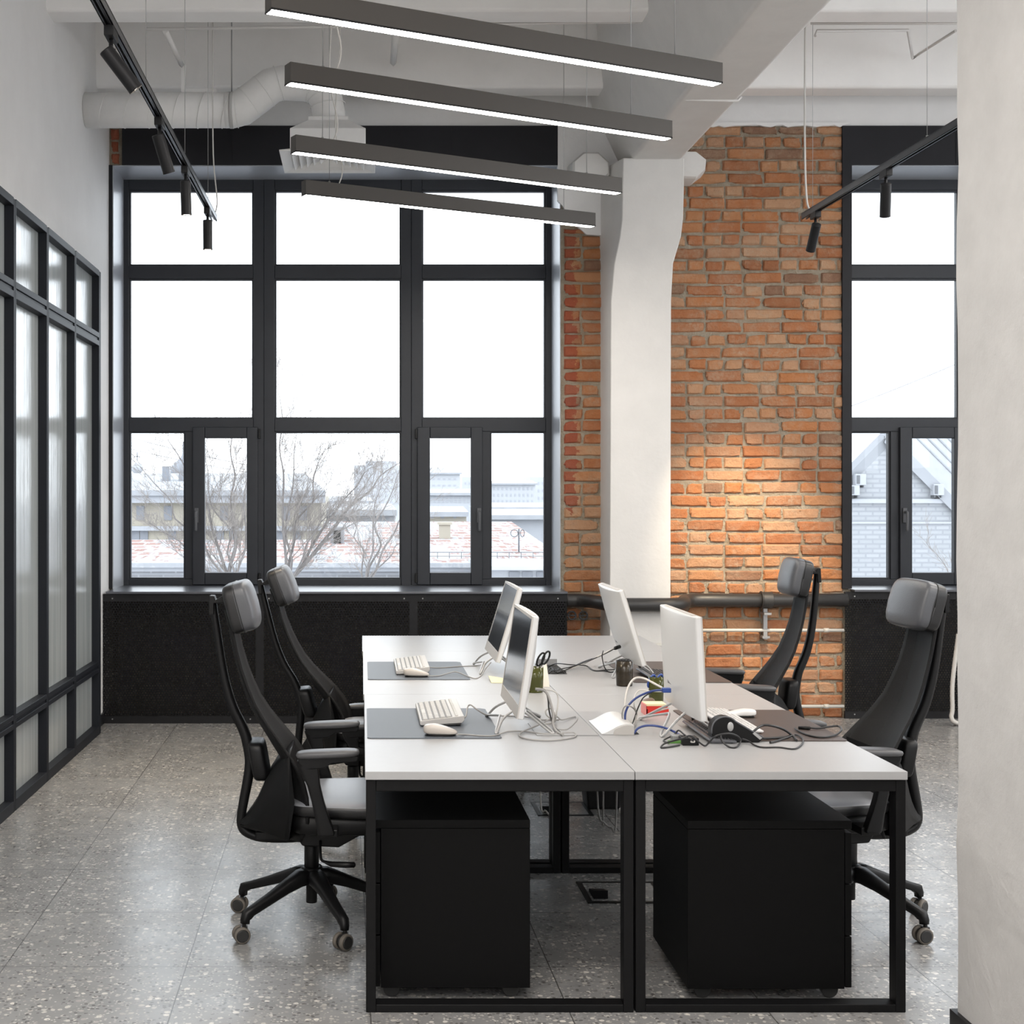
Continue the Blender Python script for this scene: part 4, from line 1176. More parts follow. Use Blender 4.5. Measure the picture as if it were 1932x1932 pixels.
def mouse(label, x, y, z, rz, mats, L_=.058, Wd=.031, hh=.036):
    root = thing('computer_mouse', label, 'mouse', (x, y, z), rz, 'computer mice', world=False)
    def f(p):
        px, py, pz = p
        t = (px + L_) / (2 * L_)                      # 0 tail .. 1 nose
        k = (1 - .62 * max(0, t - .35) ** 1.15 / .65 ** 1.15)
        zz = (pz + hh) / (2 * hh)
        return (px, py * (1 - .12 * t), zz * hh * k)
    MB().super((0, 0, .003), (L_, Wd, hh), (.62, .55), (40, 18), f=f).build('shell', mats[0], root)
    MB().super((0, 0, .002), (L_ * .92, Wd * .9, .003), (.6, .5), (28, 6), f=lambda p: (p[0], p[1], max(p[2], -.0018))).build('sole', M['plastic'], root)
    return root
mouse('beige wired mouse on the nearest left grey mat', .268, 4.79, ZM, math.radians(-4), (M['mouse'],))
mouse('beige wired mouse on the back left grey mat', .246, 6.335, ZM, math.radians(-3), (M['mouse'],))
mouse('white wireless mouse on the nearest right brown mat', 1.402, 5.19, ZM, math.radians(176), (M['mouse_white'],), .058, .030, .027)

# ---- holders, notes, small devices
def tumbler(name, label, cat, px, py, r, h, mat, group=None):
    p = D(px, py); c = (p.x, p.y + r, Z0)
    root = thing(name, label, cat, c, group=group)
    MB().lathe([(r * .92, 0), (r * .94, .004), (r, h * .5), (r * 1.02, h), (r * .93, h), (r * .90, h * .5), (r * .86, .010), (.001, .010)], c, 28, caps=True).build('vessel', mat, root)
    return root, Vector(c)
_, c1 = tumbler('pen_cup', 'olive glass pen cup with scissors, behind the nearest left computer', 'cup', 1011, 1308, .036, .104, M['olive_glass'], 'olive glass cups')
_, c2 = tumbler('mug', 'dark brown glossy mug between the two right computers', 'mug', 1181, 1296, .037, .108, M['mug'])
rim = MB()
for k in range(7): rim.super((c2.x + .016 * math.cos(k * .9), c2.y + .016 * math.sin(k * .9), Z0 + .108), (.012, .012, .008), (1, 1), (10, 6))
tag(rim.build('pen_bundle', M['plastic']), 'dark rounded pen ends standing in the brown mug', 'pens')
_, c3 = tumbler('pen_cup', 'olive glass cup half hidden by the nearest right computer', 'cup', 1241, 1326, .030, .100, M['olive_glass'], 'olive glass cups')

def scissors(label, base, hx, hy, mat, blade, s=1.0):
    "standing in a cup: rings up"
    root = thing('scissors', label, 'scissors', base, group='scissors in cups')
    b = Vector(base)
    tops = [P(*q) for q in (hx, hy)]
    for t in tops:
        ring = []
        for k in range(17):
            a = 2 * PI * k / 16
            ring.append((t.x + .014 * s * math.cos(a) + .010 * s * math.sin(a), t.y + .008 * math.cos(a), t.z + .027 * s * math.sin(a)))
        MB().tube(ring, .0042, 8).build('handle_ring', mat, root)
        lo = Vector((t.x - .012, t.y, t.z - .028))
        MB().tube([lo, (b.x + (t.x - b.x) * .35, b.y, b.z + .055)], [.005, .004], 8).build('blade', blade, root)
    return root
scissors('black handled scissors standing in the olive pen cup', (c1.x, c1.y, Z0 + .012), (1020, 1244, c1.y), (1030, 1241, c1.y), M['plastic'], M['galv'])
scissors('blue handled scissors standing in the olive cup behind the right computer', (c3.x, c3.y, Z0 + .012), (1229, 1285, c3.y), (1243, 1284, c3.y), M['blue'], M['galv'], .9)
nb = c1 + Vector((.05, .03, 0))
card = thing('folded_card', 'cream card leaning up beside the olive pen cup', 'card', (nb.x, nb.y, Z0))
a, b, c, d = P(1021, 1270, 6.02), P(1037, 1272, 6.02), P(1031, 1250, 6.05), P(1023, 1252, 6.05)
k = MB().add([(a.x, a.y, Z0), (b.x, b.y, Z0), (c.x, c.y, c.z), (d.x, d.y, d.z), (a.x, a.y + .003, Z0), (b.x, b.y + .003, Z0), (c.x, c.y + .003, c.z), (d.x, d.y + .003, d.z)], [(0, 1, 2, 3), (4, 7, 6, 5), (0, 4, 5, 1), (1, 5, 6, 2), (2, 6, 7, 3), (3, 7, 4, 0)])
k.build('card', M['white_card'], card)
a = D(927, 1289); b = D(948, 1281)
tag(MB().add([(a.x, a.y, Z0), (b.x, a.y, Z0), (b.x, b.y, Z0 + .002), (a.x, b.y, Z0 + .012), (a.x, a.y, Z0 + .002), (b.x, a.y, Z0 + .002), (b.x, b.y, Z0 + .004), (a.x, b.y, Z0 + .014)], [(0, 3, 2, 1), (4, 5, 6, 7), (0, 1, 5, 4), (1, 2, 6, 5), (2, 3, 7, 6), (3, 0, 4, 7)]).build('sticky_note', M['yellow_note']), 'pale yellow sticky note curling on the desk left of the nearest left screen', 'note')
# note block
nx0, nx1, ny = 1.072, 1.150, 5.245
nt_ = thing('note_block', 'red and pink note block with cream top sheets behind the nearest right computer', 'note block', ((nx0 + nx1) / 2, ny + .04, Z0))
MB().box(nx0, nx1, ny, ny + .078, Z0, Z0 + .022).build('red_sheets', M['red_paper'], nt_)
MB().box(nx0 - .004, nx1 - .004, ny + .002, ny + .080, Z0 + .022, Z0 + .034).build('pink_sheets', M['red_paper'], nt_)
MB().box(nx0 - .006, nx1 - .008, ny + .002, ny + .080, Z0 + .034, Z0 + .041).build('cream_sheets', M['cream_paper'], nt_)
MB().box(nx0 - .011, nx0 - .007, ny - .002, ny + .078, Z0, Z0 + .040).build('pink_edge', M['pink_paper'], nt_)
p = D(1222, 1338)
pc = thing('pouch', 'small brown leather pouch beside the note block', 'pouch', (p.x, p.y, Z0))
MB().super((p.x + .006, p.y + .02, Z0 + .019), (.026, .03, .019), (.6, .7), (24, 10), f=lambda q: (q[0], q[1], q[2] * (1 + 12 * q[0]))).build('pouch_body', M['pouch'], pc)
MB().cyl((p.x - .022, p.y - .006, Z0 + .03), (p.x - .022, p.y - .012, Z0 + .03), .006, n=12).build('clasp', M['chrome'], pc)
# black wedge device
wx0, wx1, wy = 1.166, 1.338, 4.665
wd = thing('wedge_device', 'black wedge shaped device with a rounded end and oval chrome emblem', 'device', (1.25, wy, Z0))
top = []
for k in range(13):
    a = PI - k * (PI * .78) / 12
    top.append((wx0 + .045 + .045 * math.cos(a), Z0 + .043 + .043 * math.sin(a)))
prof = [(wx0 + .004, Z0), (wx0, Z0 + .03)] + top + [(wx1, Z0 + .014), (wx1 - .012, Z0)]
MB().prism(prof, 'y', wy, wy + .055).build('case', M['plastic'], wd, bevel=.004)
rimb = MB()
rimb.tube([(u, wy + .001, v) for u, v in [(wx0, Z0 + .03)] + top + [(wx1, Z0 + .016)]], .0028, 6).build('trim_edge', M['ext_dark'], wd)
e = P(1378, 1371, wy)
em = MB().super((e.x, wy - .001, e.z), (.0105, .003, .0155), (1, 1), (24, 12)); em.build('emblem', M['chrome'], wd)
MB().prism([(wx1 - .03, Z0 + .036), (wx1 - .004, Z0 + .016), (wx1 - .012, Z0 + .010), (wx1 - .036, Z0 + .030)], 'y', wy - .003, wy + .02).build('chrome_key', M['chrome'], wd)
# splitter box with its green plug
sb = thing('usb_hub', 'small black hub with a pale button and a green plug, among cables', 'hub', (1.13, 4.64, Z0))
a, b = D(1288, 1407), D(1319, 1407)
MB().box(a.x, b.x, a.y, a.y + .06, Z0, Z0 + .024).build('case', M['plastic'], sb, bevel=.002)
MB().super(((a.x + b.x) / 2 + .006, a.y - .0005, Z0 + .013), (.008, .002, .004), (.5, .5), (16, 8)).build('button', M['cable_white'], sb)
MB().box(a.x - .045, a.x - .002, a.y + .012, a.y + .022, Z0 + .004, Z0 + .014).build('green_plug', M['green'], sb, bevel=.002)
MB().box(a.x - .02, a.x + .018, a.y + .064, a.y + .10, Z0, Z0 + .022).build('metal_plug', M['galv'], sb, bevel=.002)
# cable ports in the desks
cp = thing('cable_port_flap', 'white curved flap standing open over the cable port of the nearest right desk', 'cable port', (.88, 4.95, Z0))
x0, x1, y0, y1 = .826, .936, 4.80, 5.10
prof = [(x0 + (x1 - x0) * i / 10, Z0 + .003 + .034 * math.sin(i / 10 * PI * .62) ** 1.5) for i in range(11)]
MB().prism([(x0, Z0)] + prof + [(x1 + .004, Z0)], 'y', y0 + .02, y1).build('flap', M['monitor'], cp, bevel=.001)
MB().prism([(x0 + .04, Z0)] + [(x, z - .004) for x, z in prof[4:]] + [(x1, Z0)], 'y', y0 + .012, y0 + .020).build('front_lip', M['monitor_side'], cp)
MB().box(x0 + .02, x1 + .02, y0 + .03, y1, Z0, Z0 + .001).build('port_shade_plate', M['hole'], cp)  # dark plate painted for the shade in the port
tag(MB().box(.60, .812, 4.80, 5.06, Z0, Z0 + .0022).build('desk_cable_port', M['table_top'], bevel=.001), 'flat white cable port lid on the nearest left desk by the seam', 'cable port')
a, b = D(1030, 1272), D(1070, 1272)
fp = thing('cable_port', 'open cable port full of black cables behind the olive pen cup', 'cable port', ((a.x + b.x) / 2, a.y, Z0))
MB().box(a.x, b.x, a.y, a.y + .34, Z0, Z0 + .0015).build('opening', M['hole'], fp)  # dark plate on the desktop stands for the shaded hole
MB().box(a.x - .01, a.x + .002, a.y, a.y + .34, Z0, Z0 + .012).box(a.x, b.x, a.y + .335, a.y + .345, Z0, Z0 + .03).build('lip', M['table_top'], fp)

# ---------------------------------------------------------------- cables on the desks
def cable(pts, mat, label, r=.0028, k=6, grp='loose cables on the desks'):
    "each point is (px, py, lift above the desk)"
    v = []
    for q in pts:
        v.append(PZ(q[0], q[1], ZD + max(q[2], r + .0008)) if len(q) == 3 else P(q[0], q[1], q[3]))
    return tag(MB().tube(cr(v, k), r, 7).build('cable', M[mat]), label, 'cable', grp)
m1 = .0055
cable([(862, 1386, .012), (880, 1386, m1), (905, 1388, m1), (932, 1388, m1), (948, 1383, .006), (960, 1380, .003), (990, 1380, .004), (1030, 1385, .003), (1062, 1383, .003), (1084, 1383, .003), (1082, 1391, .003), (1040, 1397, .003), (1000, 1395, .003), (981, 1389, .003), (985, 1381, .006), (1020, 1366, .015), (1048, 1352, .02), (1060, 1358, .01), (1085, 1352, .004), (1087, 1360, .003), (1070, 1376, .003), (1050, 1376, .004)], 'cable_grey', 'grey mouse cable coiled in front of the nearest left computer')
cable([(870, 1358, .02), (879, 1351, .03), (882, 1335, .045), (888, 1330, .055), (900, 1339, .04), (915, 1348, .02), (925, 1350, .01), (960, 1351, .004), (990, 1352, .004), (1020, 1358, .004), (1055, 1358, .003)], 'cable_grey', 'grey keyboard cable arching from the thick keyboard to the nearest left stand')
cable([(0, 0, 0)] and [(1010, 1300, 0, 5.03), (1024, 1302, 0, 5.03), (1033, 1310, 0, 5.02), (1040, 1330, 0, 5.0), (1044, 1352, 0, 4.98), (1043, 1366, 0, 4.95), (1050, 1380, .006), (1062, 1386, .004)], 'cable_grey', 'thick grey cable falling from the back of the nearest left computer', .005)
cable([(1014, 1300, 0, 5.04), (1028, 1302, 0, 5.03), (1034, 1318, 0, 5.02), (1036, 1340, 0, 5.0), (1044, 1368, 0, 4.95), (1057, 1382, .006)], 'cable_black', 'black cable falling from the back of the nearest left computer', .003)
cable([(1014, 1303, 0, 5.08), (1030, 1301, 0, 5.10), (1048, 1306, 0, 5.10), (1053, 1320, 0, 5.10), (1050, 1345, 0, 5.08), (1046, 1358, .008), (1032, 1350, 0, 5.05), (1030, 1340, 0, 5.05), (1040, 1337, 0, 5.05), (1047, 1346, 0, 5.0), (1046, 1362, .01), (1028, 1366, .004)], 'cable_white', 'pale looped cable behind the nearest left computer', .003)
cable([(808, 1259, .012), (830, 1260, m1), (860, 1258, m1), (880, 1257, .004), (905, 1255, .004), (918, 1250, .02)], 'cable_grey', 'grey keyboard cable on the back left desk', .0026)
cable([(808, 1275, .012), (828, 1275, m1), (850, 1269, .012), (862, 1268, .014), (880, 1275, .008), (897, 1280, .003), (908, 1274, .004), (916, 1262, .02), (926, 1250, .04)], 'cable_grey', 'grey mouse cable on the back left desk', .0026)
# far port to the far right computer
for i, (pts, mt) in enumerate((
    ([(1040, 1266, .01), (1060, 1262, .03), (1085, 1256, .035), (1120, 1243, 0, 6.3), (1148, 1230, 0, 6.35), (1162, 1222, 0, 6.40)], 'cable_black'),
    ([(1050, 1270, .004), (1070, 1263, .02), (1100, 1249, .05), (1135, 1236, 0, 6.33), (1160, 1222, 0, 6.39)], 'cable_black'),
    ([(1055, 1268, .004), (1075, 1262, .01), (1100, 1253, .02), (1125, 1240, 0, 6.3), (1158, 1223, 0, 6.38)], 'cable_white'),
    ([(1035, 1258, .004), (1050, 1252, .03), (1075, 1254, .04), (1105, 1256, .01), (1120, 1265, .003), (1140, 1266, .003), (1150, 1268, .003)], 'cable_black'),
    ([(1062, 1266, .004), (1090, 1256, .01), (1108, 1257, .004), (1122, 1265, .003), (1145, 1264, .004), (1190, 1262, .01)], 'cable_black'),
    ([(1138, 1228, 0, 6.32), (1136, 1240, 0, 6.28), (1141, 1260, .02), (1150, 1268, .003), (1160, 1267, .003)], 'cable_black'),
    ([(1033, 1268, .003), (1040, 1260, .02), (1048, 1268, .01), (1056, 1260, .02), (1064, 1270, .003)], 'cable_black'),
    ([(1036, 1270, .003), (1046, 1263, .015), (1052, 1270, .004), (1060, 1264, .012), (1068, 1268, .003)], 'cable_black'))):
    cable(pts, mt, ('black cable', 'second black cable', 'pale cable', 'black cable lying', 'long black cable lying', 'black cable looping down', 'short black cable curled', 'short crossing black cable')[i] + (' in the far cable port' if i > 5 else ' between the far cable port and the far right computer'), .0026)
a = P(1158, 1224, 6.40); b = P(1169, 1220, 6.43)
tag(MB().tube([a, a + (b - a) * .3, b], [.005, .009, .009], 8).build('black_plug', M['plastic']), 'black plug in the back of the far right computer', 'plug')
# nearest right computer
a = P(1249, 1302, 4.96); b = P(1264, 1301, 4.97)
tag(MB().box(a.x, b.x, a.y - .012, a.y + .012, a.z - .008, a.z + .008).build('blue_plug', M['blue'], bevel=.002), 'blue plug in the back of the nearest right computer', 'plug')
cable([(1250, 1302, 0, 4.95), (1230, 1304, 0, 4.95), (1205, 1314, 0, 4.93), (1188, 1328, 0, 4.92), (1180, 1345, 0, 4.92), (1180, 1362, 0, 4.92), (1186, 1376, .004)], 'cable_blue', 'dark blue cable bending down from the blue plug to the white flap', .004)
cable([(1250, 1298, 0, 5.0), (1235, 1290, 0, 5.02), (1215, 1280, 0, 5.05), (1198, 1280, 0, 5.05), (1186, 1295, 0, 5.03), (1180, 1320, 0, 5.0), (1180, 1350, 0, 4.98), (1184, 1372, .008)], 'cable_white', 'pale thick cable arching above the blue one to the white flap', .004)
cable([(1248, 1305, 0, 4.98), (1225, 1304, 0, 5.0), (1208, 1302, 0, 5.02), (1198, 1312, 0, 5.02), (1196, 1330, 0, 5.0), (1202, 1350, .02), (1195, 1372, .004)], 'cable_white', 'pale thin cable looping from the nearest right computer to the white flap', .0024)
cable([(1230, 1306, 0, 4.96), (1214, 1316, 0, 4.96), (1204, 1335, 0, 4.95), (1196, 1358, .02), (1190, 1372, .004)], 'cable_black', 'thin black cable beside the blue one near the white flap', .0024)
cable([(1186, 1374, .003), (1176, 1360, .03), (1174, 1345, .06), (1180, 1332, .09), (1192, 1334, .09), (1200, 1345, .05), (1198, 1362, .02), (1192, 1374, .003)], 'cable_grey', 'grey cable ring standing behind the white flap', .0026)
cable([(1196, 1384, .003), (1204, 1374, .02), (1220, 1369, .03), (1240, 1370, .03), (1262, 1376, .02), (1282, 1386, .012), (1290, 1390, .012)], 'cable_blue', 'dark blue cable running from the white flap to the black hub', .004)
cable([(1190, 1362, .003), (1215, 1354, .01), (1240, 1342, .03), (1262, 1336, .05)], 'cable_white', 'pale cable lying under the nearest right stand', .0026)
cable([(1308, 1398, .02), (1290, 1385, .03), (1280, 1378, .035), (1272, 1386, .02), (1252, 1397, .003), (1262, 1402, .003)], 'cable_black', 'black cable bent over the hub', .0028)
cable([(1282, 1406, .003), (1258, 1410, .003), (1247, 1410, .003), (1256, 1402, .01), (1285, 1394, .03), (1302, 1388, .04), (1316, 1398, .02), (1330, 1407, .003), (1340, 1398, .02), (1352, 1388, .04), (1375, 1384, .045), (1393, 1390, .03), (1397, 1400, .012), (1388, 1410, .003), (1375, 1409, .003), (1362, 1398, .02), (1360, 1388, .035)], 'cable_black', 'black cable wound in front of the black wedge device', .003)
cable([(1400, 1394, .02), (1412, 1398, .01), (1424, 1406, .003), (1440, 1410, .003), (1470, 1410, .003), (1498, 1413, .003), (1512, 1405, .004), (1515, 1395, .006), (1508, 1388, .008), (1500, 1386, .007)], 'cable_black', 'thin black cable curving forward on the desk right of the wedge device', .0028)
cable([(1416, 1388, .02), (1424, 1378, .04), (1438, 1369, .05), (1455, 1369, .05), (1478, 1376, .035), (1495, 1388, .012), (1503, 1397, .005)], 'cable_black', 'black cable arching over the edge of the brown mat', .0042)
cable([(1425, 1393, .010), (1450, 1393, .008), (1480, 1391, .008), (1494, 1388, .012), (1478, 1394, .006), (1462, 1399, .004), (1453, 1401, .004)], 'cable_black', 'black cable with a metal plug end on the brown mat border', .004)
cable([(1510, 1373, .008), (1525, 1373, .010), (1545, 1374, .008), (1565, 1371, .012), (1582, 1370, .014), (1587, 1378, .012), (1575, 1387, .008), (1550, 1391, .007), (1525, 1387, .007), (1505, 1378, .008), (1500, 1374, .01)], 'cable_black', 'black charging cable lying in a loop on the outer brown mat edge', .0034)
a, b = D(1507, 1373, .008), D(1528, 1374, .010)
tag(MB().tube([a, b], .006, 8).build('cable_plug', M['plastic']), 'black plug of the looped charging cable on the brown mat', 'plug')
# ---------------------------------------------------------------- outside: snowy town under an overcast sky
GZ = -9.0
tag(MB().box(-700, 900, 13, 1500, GZ - .5, GZ).build('snowy_ground', M['snow']), kind='structure')

def house(name, label, px0, px1, py_top, Y, depth, mat, roof=None, group='buildings outside the windows'):
    a, b = P(px0, py_top, Y), P(px1, py_top, Y)
    root = thing(name, label, 'building', ((a.x + b.x) / 2, Y, GZ), group=group)
    MB().box(a.x, b.x, Y, Y + depth, GZ, a.z).build('walls', mat, root)
    return root
def win_rows(root, Y, rows, mat, w, h, sill=None):
    for py, pxs in rows:
        for px in pxs:
            c = P(px, py, Y); ww, hh = w * Y / F / 2, h * Y / F / 2
            m = MB().box(c.x - ww, c.x + ww, Y - .05, Y + .1, c.z - hh, c.z + hh)
            wo = m.build('window', mat, root)
def slab(root, nm, mat, pts, th=.12):
    "quad given as four world points, thickened downwards"
    q = [Vector(p) for p in pts]
    d = Vector((0, 0, -th))
    MB().add([*q, *[p + d for p in q]], [(0, 1, 2, 3), (4, 7, 6, 5), (0, 4, 5, 1), (1, 5, 6, 2), (2, 6, 7, 3), (3, 7, 4, 0)]).build(nm, mat, root)

# ochre house behind the trees
Y = 52
h = house('ochre_house', 'pale ochre two storey house with snow covered roof behind the bare trees at the left', 150, 606, 936, Y, 12, M['ochre'])
win_rows(h, Y, ((968, (265, 317, 423, 540, 572)), (1012, (256, 272, 325, 415, 440, 528, 560))), M['ext_window'], 15, 27)
MB().box(P(150, 0, Y).x, P(606, 0, Y).x, Y - .25, Y, P(0, 995, Y).z - .12, P(0, 995, Y).z + .05).box(P(140, 0, Y).x, P(614, 0, Y).x, Y - .5, Y, P(0, 936, Y).z - .25, P(0, 926, Y).z).build('cornice', M['ext_grey'], h)
a, b, c, d = P(140, 925, Y - .62), P(614, 925, Y - .62), P(575, 893, Y + 6), P(180, 893, Y + 6)
slab(h, 'roof', M['roof_snow'], (a, b, c, d), .2)
for px, py in ((314, 880), (345, 893), (560, 905)):
    q = P(px, py, Y + 3); MB().box(q.x - .14, q.x + .14, Y + 2.8, Y + 3.2, q.z - 1.2, q.z).build('chimney', M['ext_window'], h)
q = P(346, 886, 70)
ch = thing('church_dome', 'small grey church dome with a spire on the far left skyline', 'church', (q.x, 70, GZ))
MB().lathe([(.62, -12), (.62, -.1), (.72, 0), (.66, .3), (.45, .55), (.18, .75), (.06, .95), (.03, 1.6)], (q.x, 70, q.z - .2), 18).build('dome', M['ext_window'], ch)
q = P(259, 882, 75)
cb = thing('church_cupola', 'tiny pale cupola with a cross on the left skyline', 'church', (q.x, 75, GZ))
MB().lathe([(.1, -12), (.1, -.2), (.30, 0), (.32, .2), (.16, .42), (.03, .55)], (q.x, 75, q.z - .2), 16).box(q.x - .03, q.x + .03, 74.97, 75.03, q.z + .2, q.z + .85).box(q.x - .16, q.x + .16, 74.97, 75.03, q.z + .55, q.z + .62).build('cupola', M['ext_grey'], cb)

# long brick shed with the rusty roof, its roof rising away
Y = 31
sh = thing('brick_shed', 'long pale brick building with rust patched snowy roof, low across the whole left window', 'building', (0, Y, GZ), group='buildings outside the windows')
xa, xb = P(120, 0, Y).x, P(912, 0, Y).x
z0 = P(0, 1063, Y).z
MB().box(xa, xb + 1.8, Y, Y + 14, GZ, z0 - .05).build('walls', M['pale_brick'], sh)
MB().box(xa, xb + 1.9, Y - .35, Y + .02, z0 - .16, z0 + .0).build('eave', M['ext_white'], sh)
e1, e2 = Vector((xa, Y - .45, z0 + .03)), Vector((xb + 1.9, Y - .45, z0 + .03)); zr = P(0, 984, 43).z
xm = P(585, 0, Y).x; em = Vector((xm, Y - .45, z0 + .03)); tl = (36.5 - Y + .45) / (43 - Y + .45); zl_ = z0 + .03 + (zr - z0 - .03) * tl
slab(sh, 'roof', M['snowy_roof'], (em, e2, Vector((xb + 1.9, 43, zr)), Vector((xm, 43, zr))), .1)
slab(sh, 'roof', M['snowy_roof'], (e1, em + Vector((-.01, 0, 0)), Vector((xm - .01, 36.5, zl_)), Vector((xa - 2, 36.5, zl_))), .1)
q = P(637, 1032, 36); dz = z0 + (q.y - Y + .35) * (zr - z0) / (43 - Y + .35)
dm = MB().box(q.x - .17, q.x + .17, 35.4, 36.6, dz - .2, dz + .40); dm.build('dormer', M['roof_metal'], sh)
MB().box(q.x - .09, q.x + .09, 35.36, 35.41, dz - .05, dz + .32).build('dormer_shade_panel', M['hole'], sh)  # dark panel painted for the shade inside the dormer
q = P(839, 985, 37); dz = z0 + (37.4 - Y) * (zr - z0) / (43 - Y)
MB().box(q.x - .14, q.x + .14, 36.8, 37.3, dz - .5, P(0, 990, 37).z).box(q.x - .18, q.x + .18, 36.75, 37.35, P(0, 990, 37).z, P(0, 985, 37).z).build('chimney', M['ochre'], sh)
rl = MB(); zz = P(0, 1042, 31.6).z
rl.cyl((P(690, 0, 31.6).x, 31.6, zz), (xb + 1.6, 31.6, zz), .008, n=5).cyl((P(690, 0, 31.6).x, 31.6, zz - .09), (xb + 1.6, 31.6, zz - .09), .006, n=5)
for i in range(16):
    x = P(690, 0, 31.6).x + i * .27; rl.cyl((x, 31.6, zz - .26), (x, 31.6, zz), .007, n=5)
rl.build('snow_guard', M['ext_dark'], sh)
q = P(979, 998, 33); qb = P(979, 1044, 33)
an = thing('rooftop_antenna', 'thin antenna pole with two wire rings on the snowy roof', 'antenna', (q.x, 33, qb.z))
m_ = MB().cyl((q.x, 33, qb.z - .25), (q.x, 33, q.z), .018, n=6)
m_.build('pole', M['ext_dark'], an)
for dx in (-.11, .08):
    rg = [(q.x + dx + (.085 if dx < 0 else .045) * math.cos(2 * PI * k / 20), 33 - .02, q.z - .10 + .085 * math.sin(2 * PI * k / 20)) for k in range(21)]
    MB().tube(rg, .009, 5).build('wire_ring', M['ext_dark'], an)
# low lean-to at the lower right
Y = 27
a, b = P(915, 1068, Y), P(1120, 1066, Y)
lt = thing('lean_to', 'low cream annex with dark windows at the lower right of the left window', 'building', ((a.x + b.x) / 2, Y, GZ), group='buildings outside the windows')
MB().box(a.x, b.x, Y, Y + 3, GZ, P(0, 1074, Y).z).build('walls', M['ext_grey'], lt)
MB().box(a.x - .1, b.x, Y - .3, Y + 3, P(0, 1074, Y).z, P(0, 1067, Y).z).build('roof', M['snow'], lt)
for px in (970, 995, 1022): 
    q = P(px, 1083, Y); MB().box(q.x - .10, q.x + .10, Y - .03, Y + .02, q.z - .06, q.z + .045).build('window', M['ext_window'], lt)

# mid distance
def mid(name, label, x0, x1, t, Y, mat, rows=(), rt=None, w=7, hgt=9, wm=None, depth=12):
    h = house(name, label, x0, x1, t, Y, depth, mat)
    if rows: win_rows(h, Y, rows, wm or M['ext_window_haze'], w, hgt)
    if rt:
        a, b, c, d = P(x0 - 4, t, Y - .5), P(x1 + 4, t, Y - .5), P(x1 - 6, rt, Y + depth / 2), P(x0 + 6, rt, Y + depth / 2)
        slab(h, 'roof', M['roof_snow'], (a, b, c, d), .25)
    return h
mid('white_house', 'low white house with one dark window right of the ochre house', 600, 745, 962, 60, M['ext_white'], ((986, (668,)),), 950, 16, 12, M['ext_window'])
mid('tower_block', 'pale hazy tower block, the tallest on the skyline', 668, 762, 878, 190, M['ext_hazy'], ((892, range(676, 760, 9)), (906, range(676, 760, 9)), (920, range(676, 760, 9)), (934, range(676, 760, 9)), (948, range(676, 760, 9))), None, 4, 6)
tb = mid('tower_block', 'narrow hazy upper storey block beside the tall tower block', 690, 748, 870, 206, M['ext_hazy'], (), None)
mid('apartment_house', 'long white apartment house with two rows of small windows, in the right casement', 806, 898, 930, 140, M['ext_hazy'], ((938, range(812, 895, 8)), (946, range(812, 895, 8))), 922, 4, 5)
mid('apartment_house', 'hazy apartment house behind the right casement, higher than the white one', 800, 868, 892, 230, M['ext_far_haze'], ((904, range(808, 866, 10)), (916, range(808, 866, 10))), 882, 5, 3)
mid('apartment_house', 'faint block right of the window handle', 872, 925, 900, 260, M['ext_far_haze'], ((912, range(878, 922, 8)), (924, range(878, 922, 8))), None, 3, 4)
mid('apartment_house', 'faint long block in the right pane of the left window', 925, 1010, 912, 240, M['ext_far_haze'], ((922, range(932, 1005, 8)), (934, range(932, 1005, 8)), (946, range(932, 1005, 8))), 906, 3, 5)
mid('apartment_house', 'faint tall block at the right edge of the left window', 1000, 1075, 900, 280, M['ext_far_haze'], ((912, range(1008, 1070, 8)), (926, range(1008, 1070, 8)), (940, range(1008, 1070, 8))), None, 3, 5)
mid('low_house', 'low snowy roofed house with cream wall in the right casement', 800, 880, 966, 75, M['ochre'], ((975, (815, 835, 858)),), 955, 6, 6)
mid('low_house', 'low snowy roofed house in the right pane of the left window', 915, 1100, 972, 80, M['ext_white'], ((979, (940, 985, 1020)),), 960, 7, 6)
mid('low_house', 'second low snowy house farther back in the right pane', 905, 1060, 957, 110, M['ext_grey'], (), 948)
mid('low_house', 'low snowy house between the ochre house and the tower block', 596, 700, 945, 120, M['ext_hazy'], ((952, range(606, 695, 10)),), 936, 4, 4)

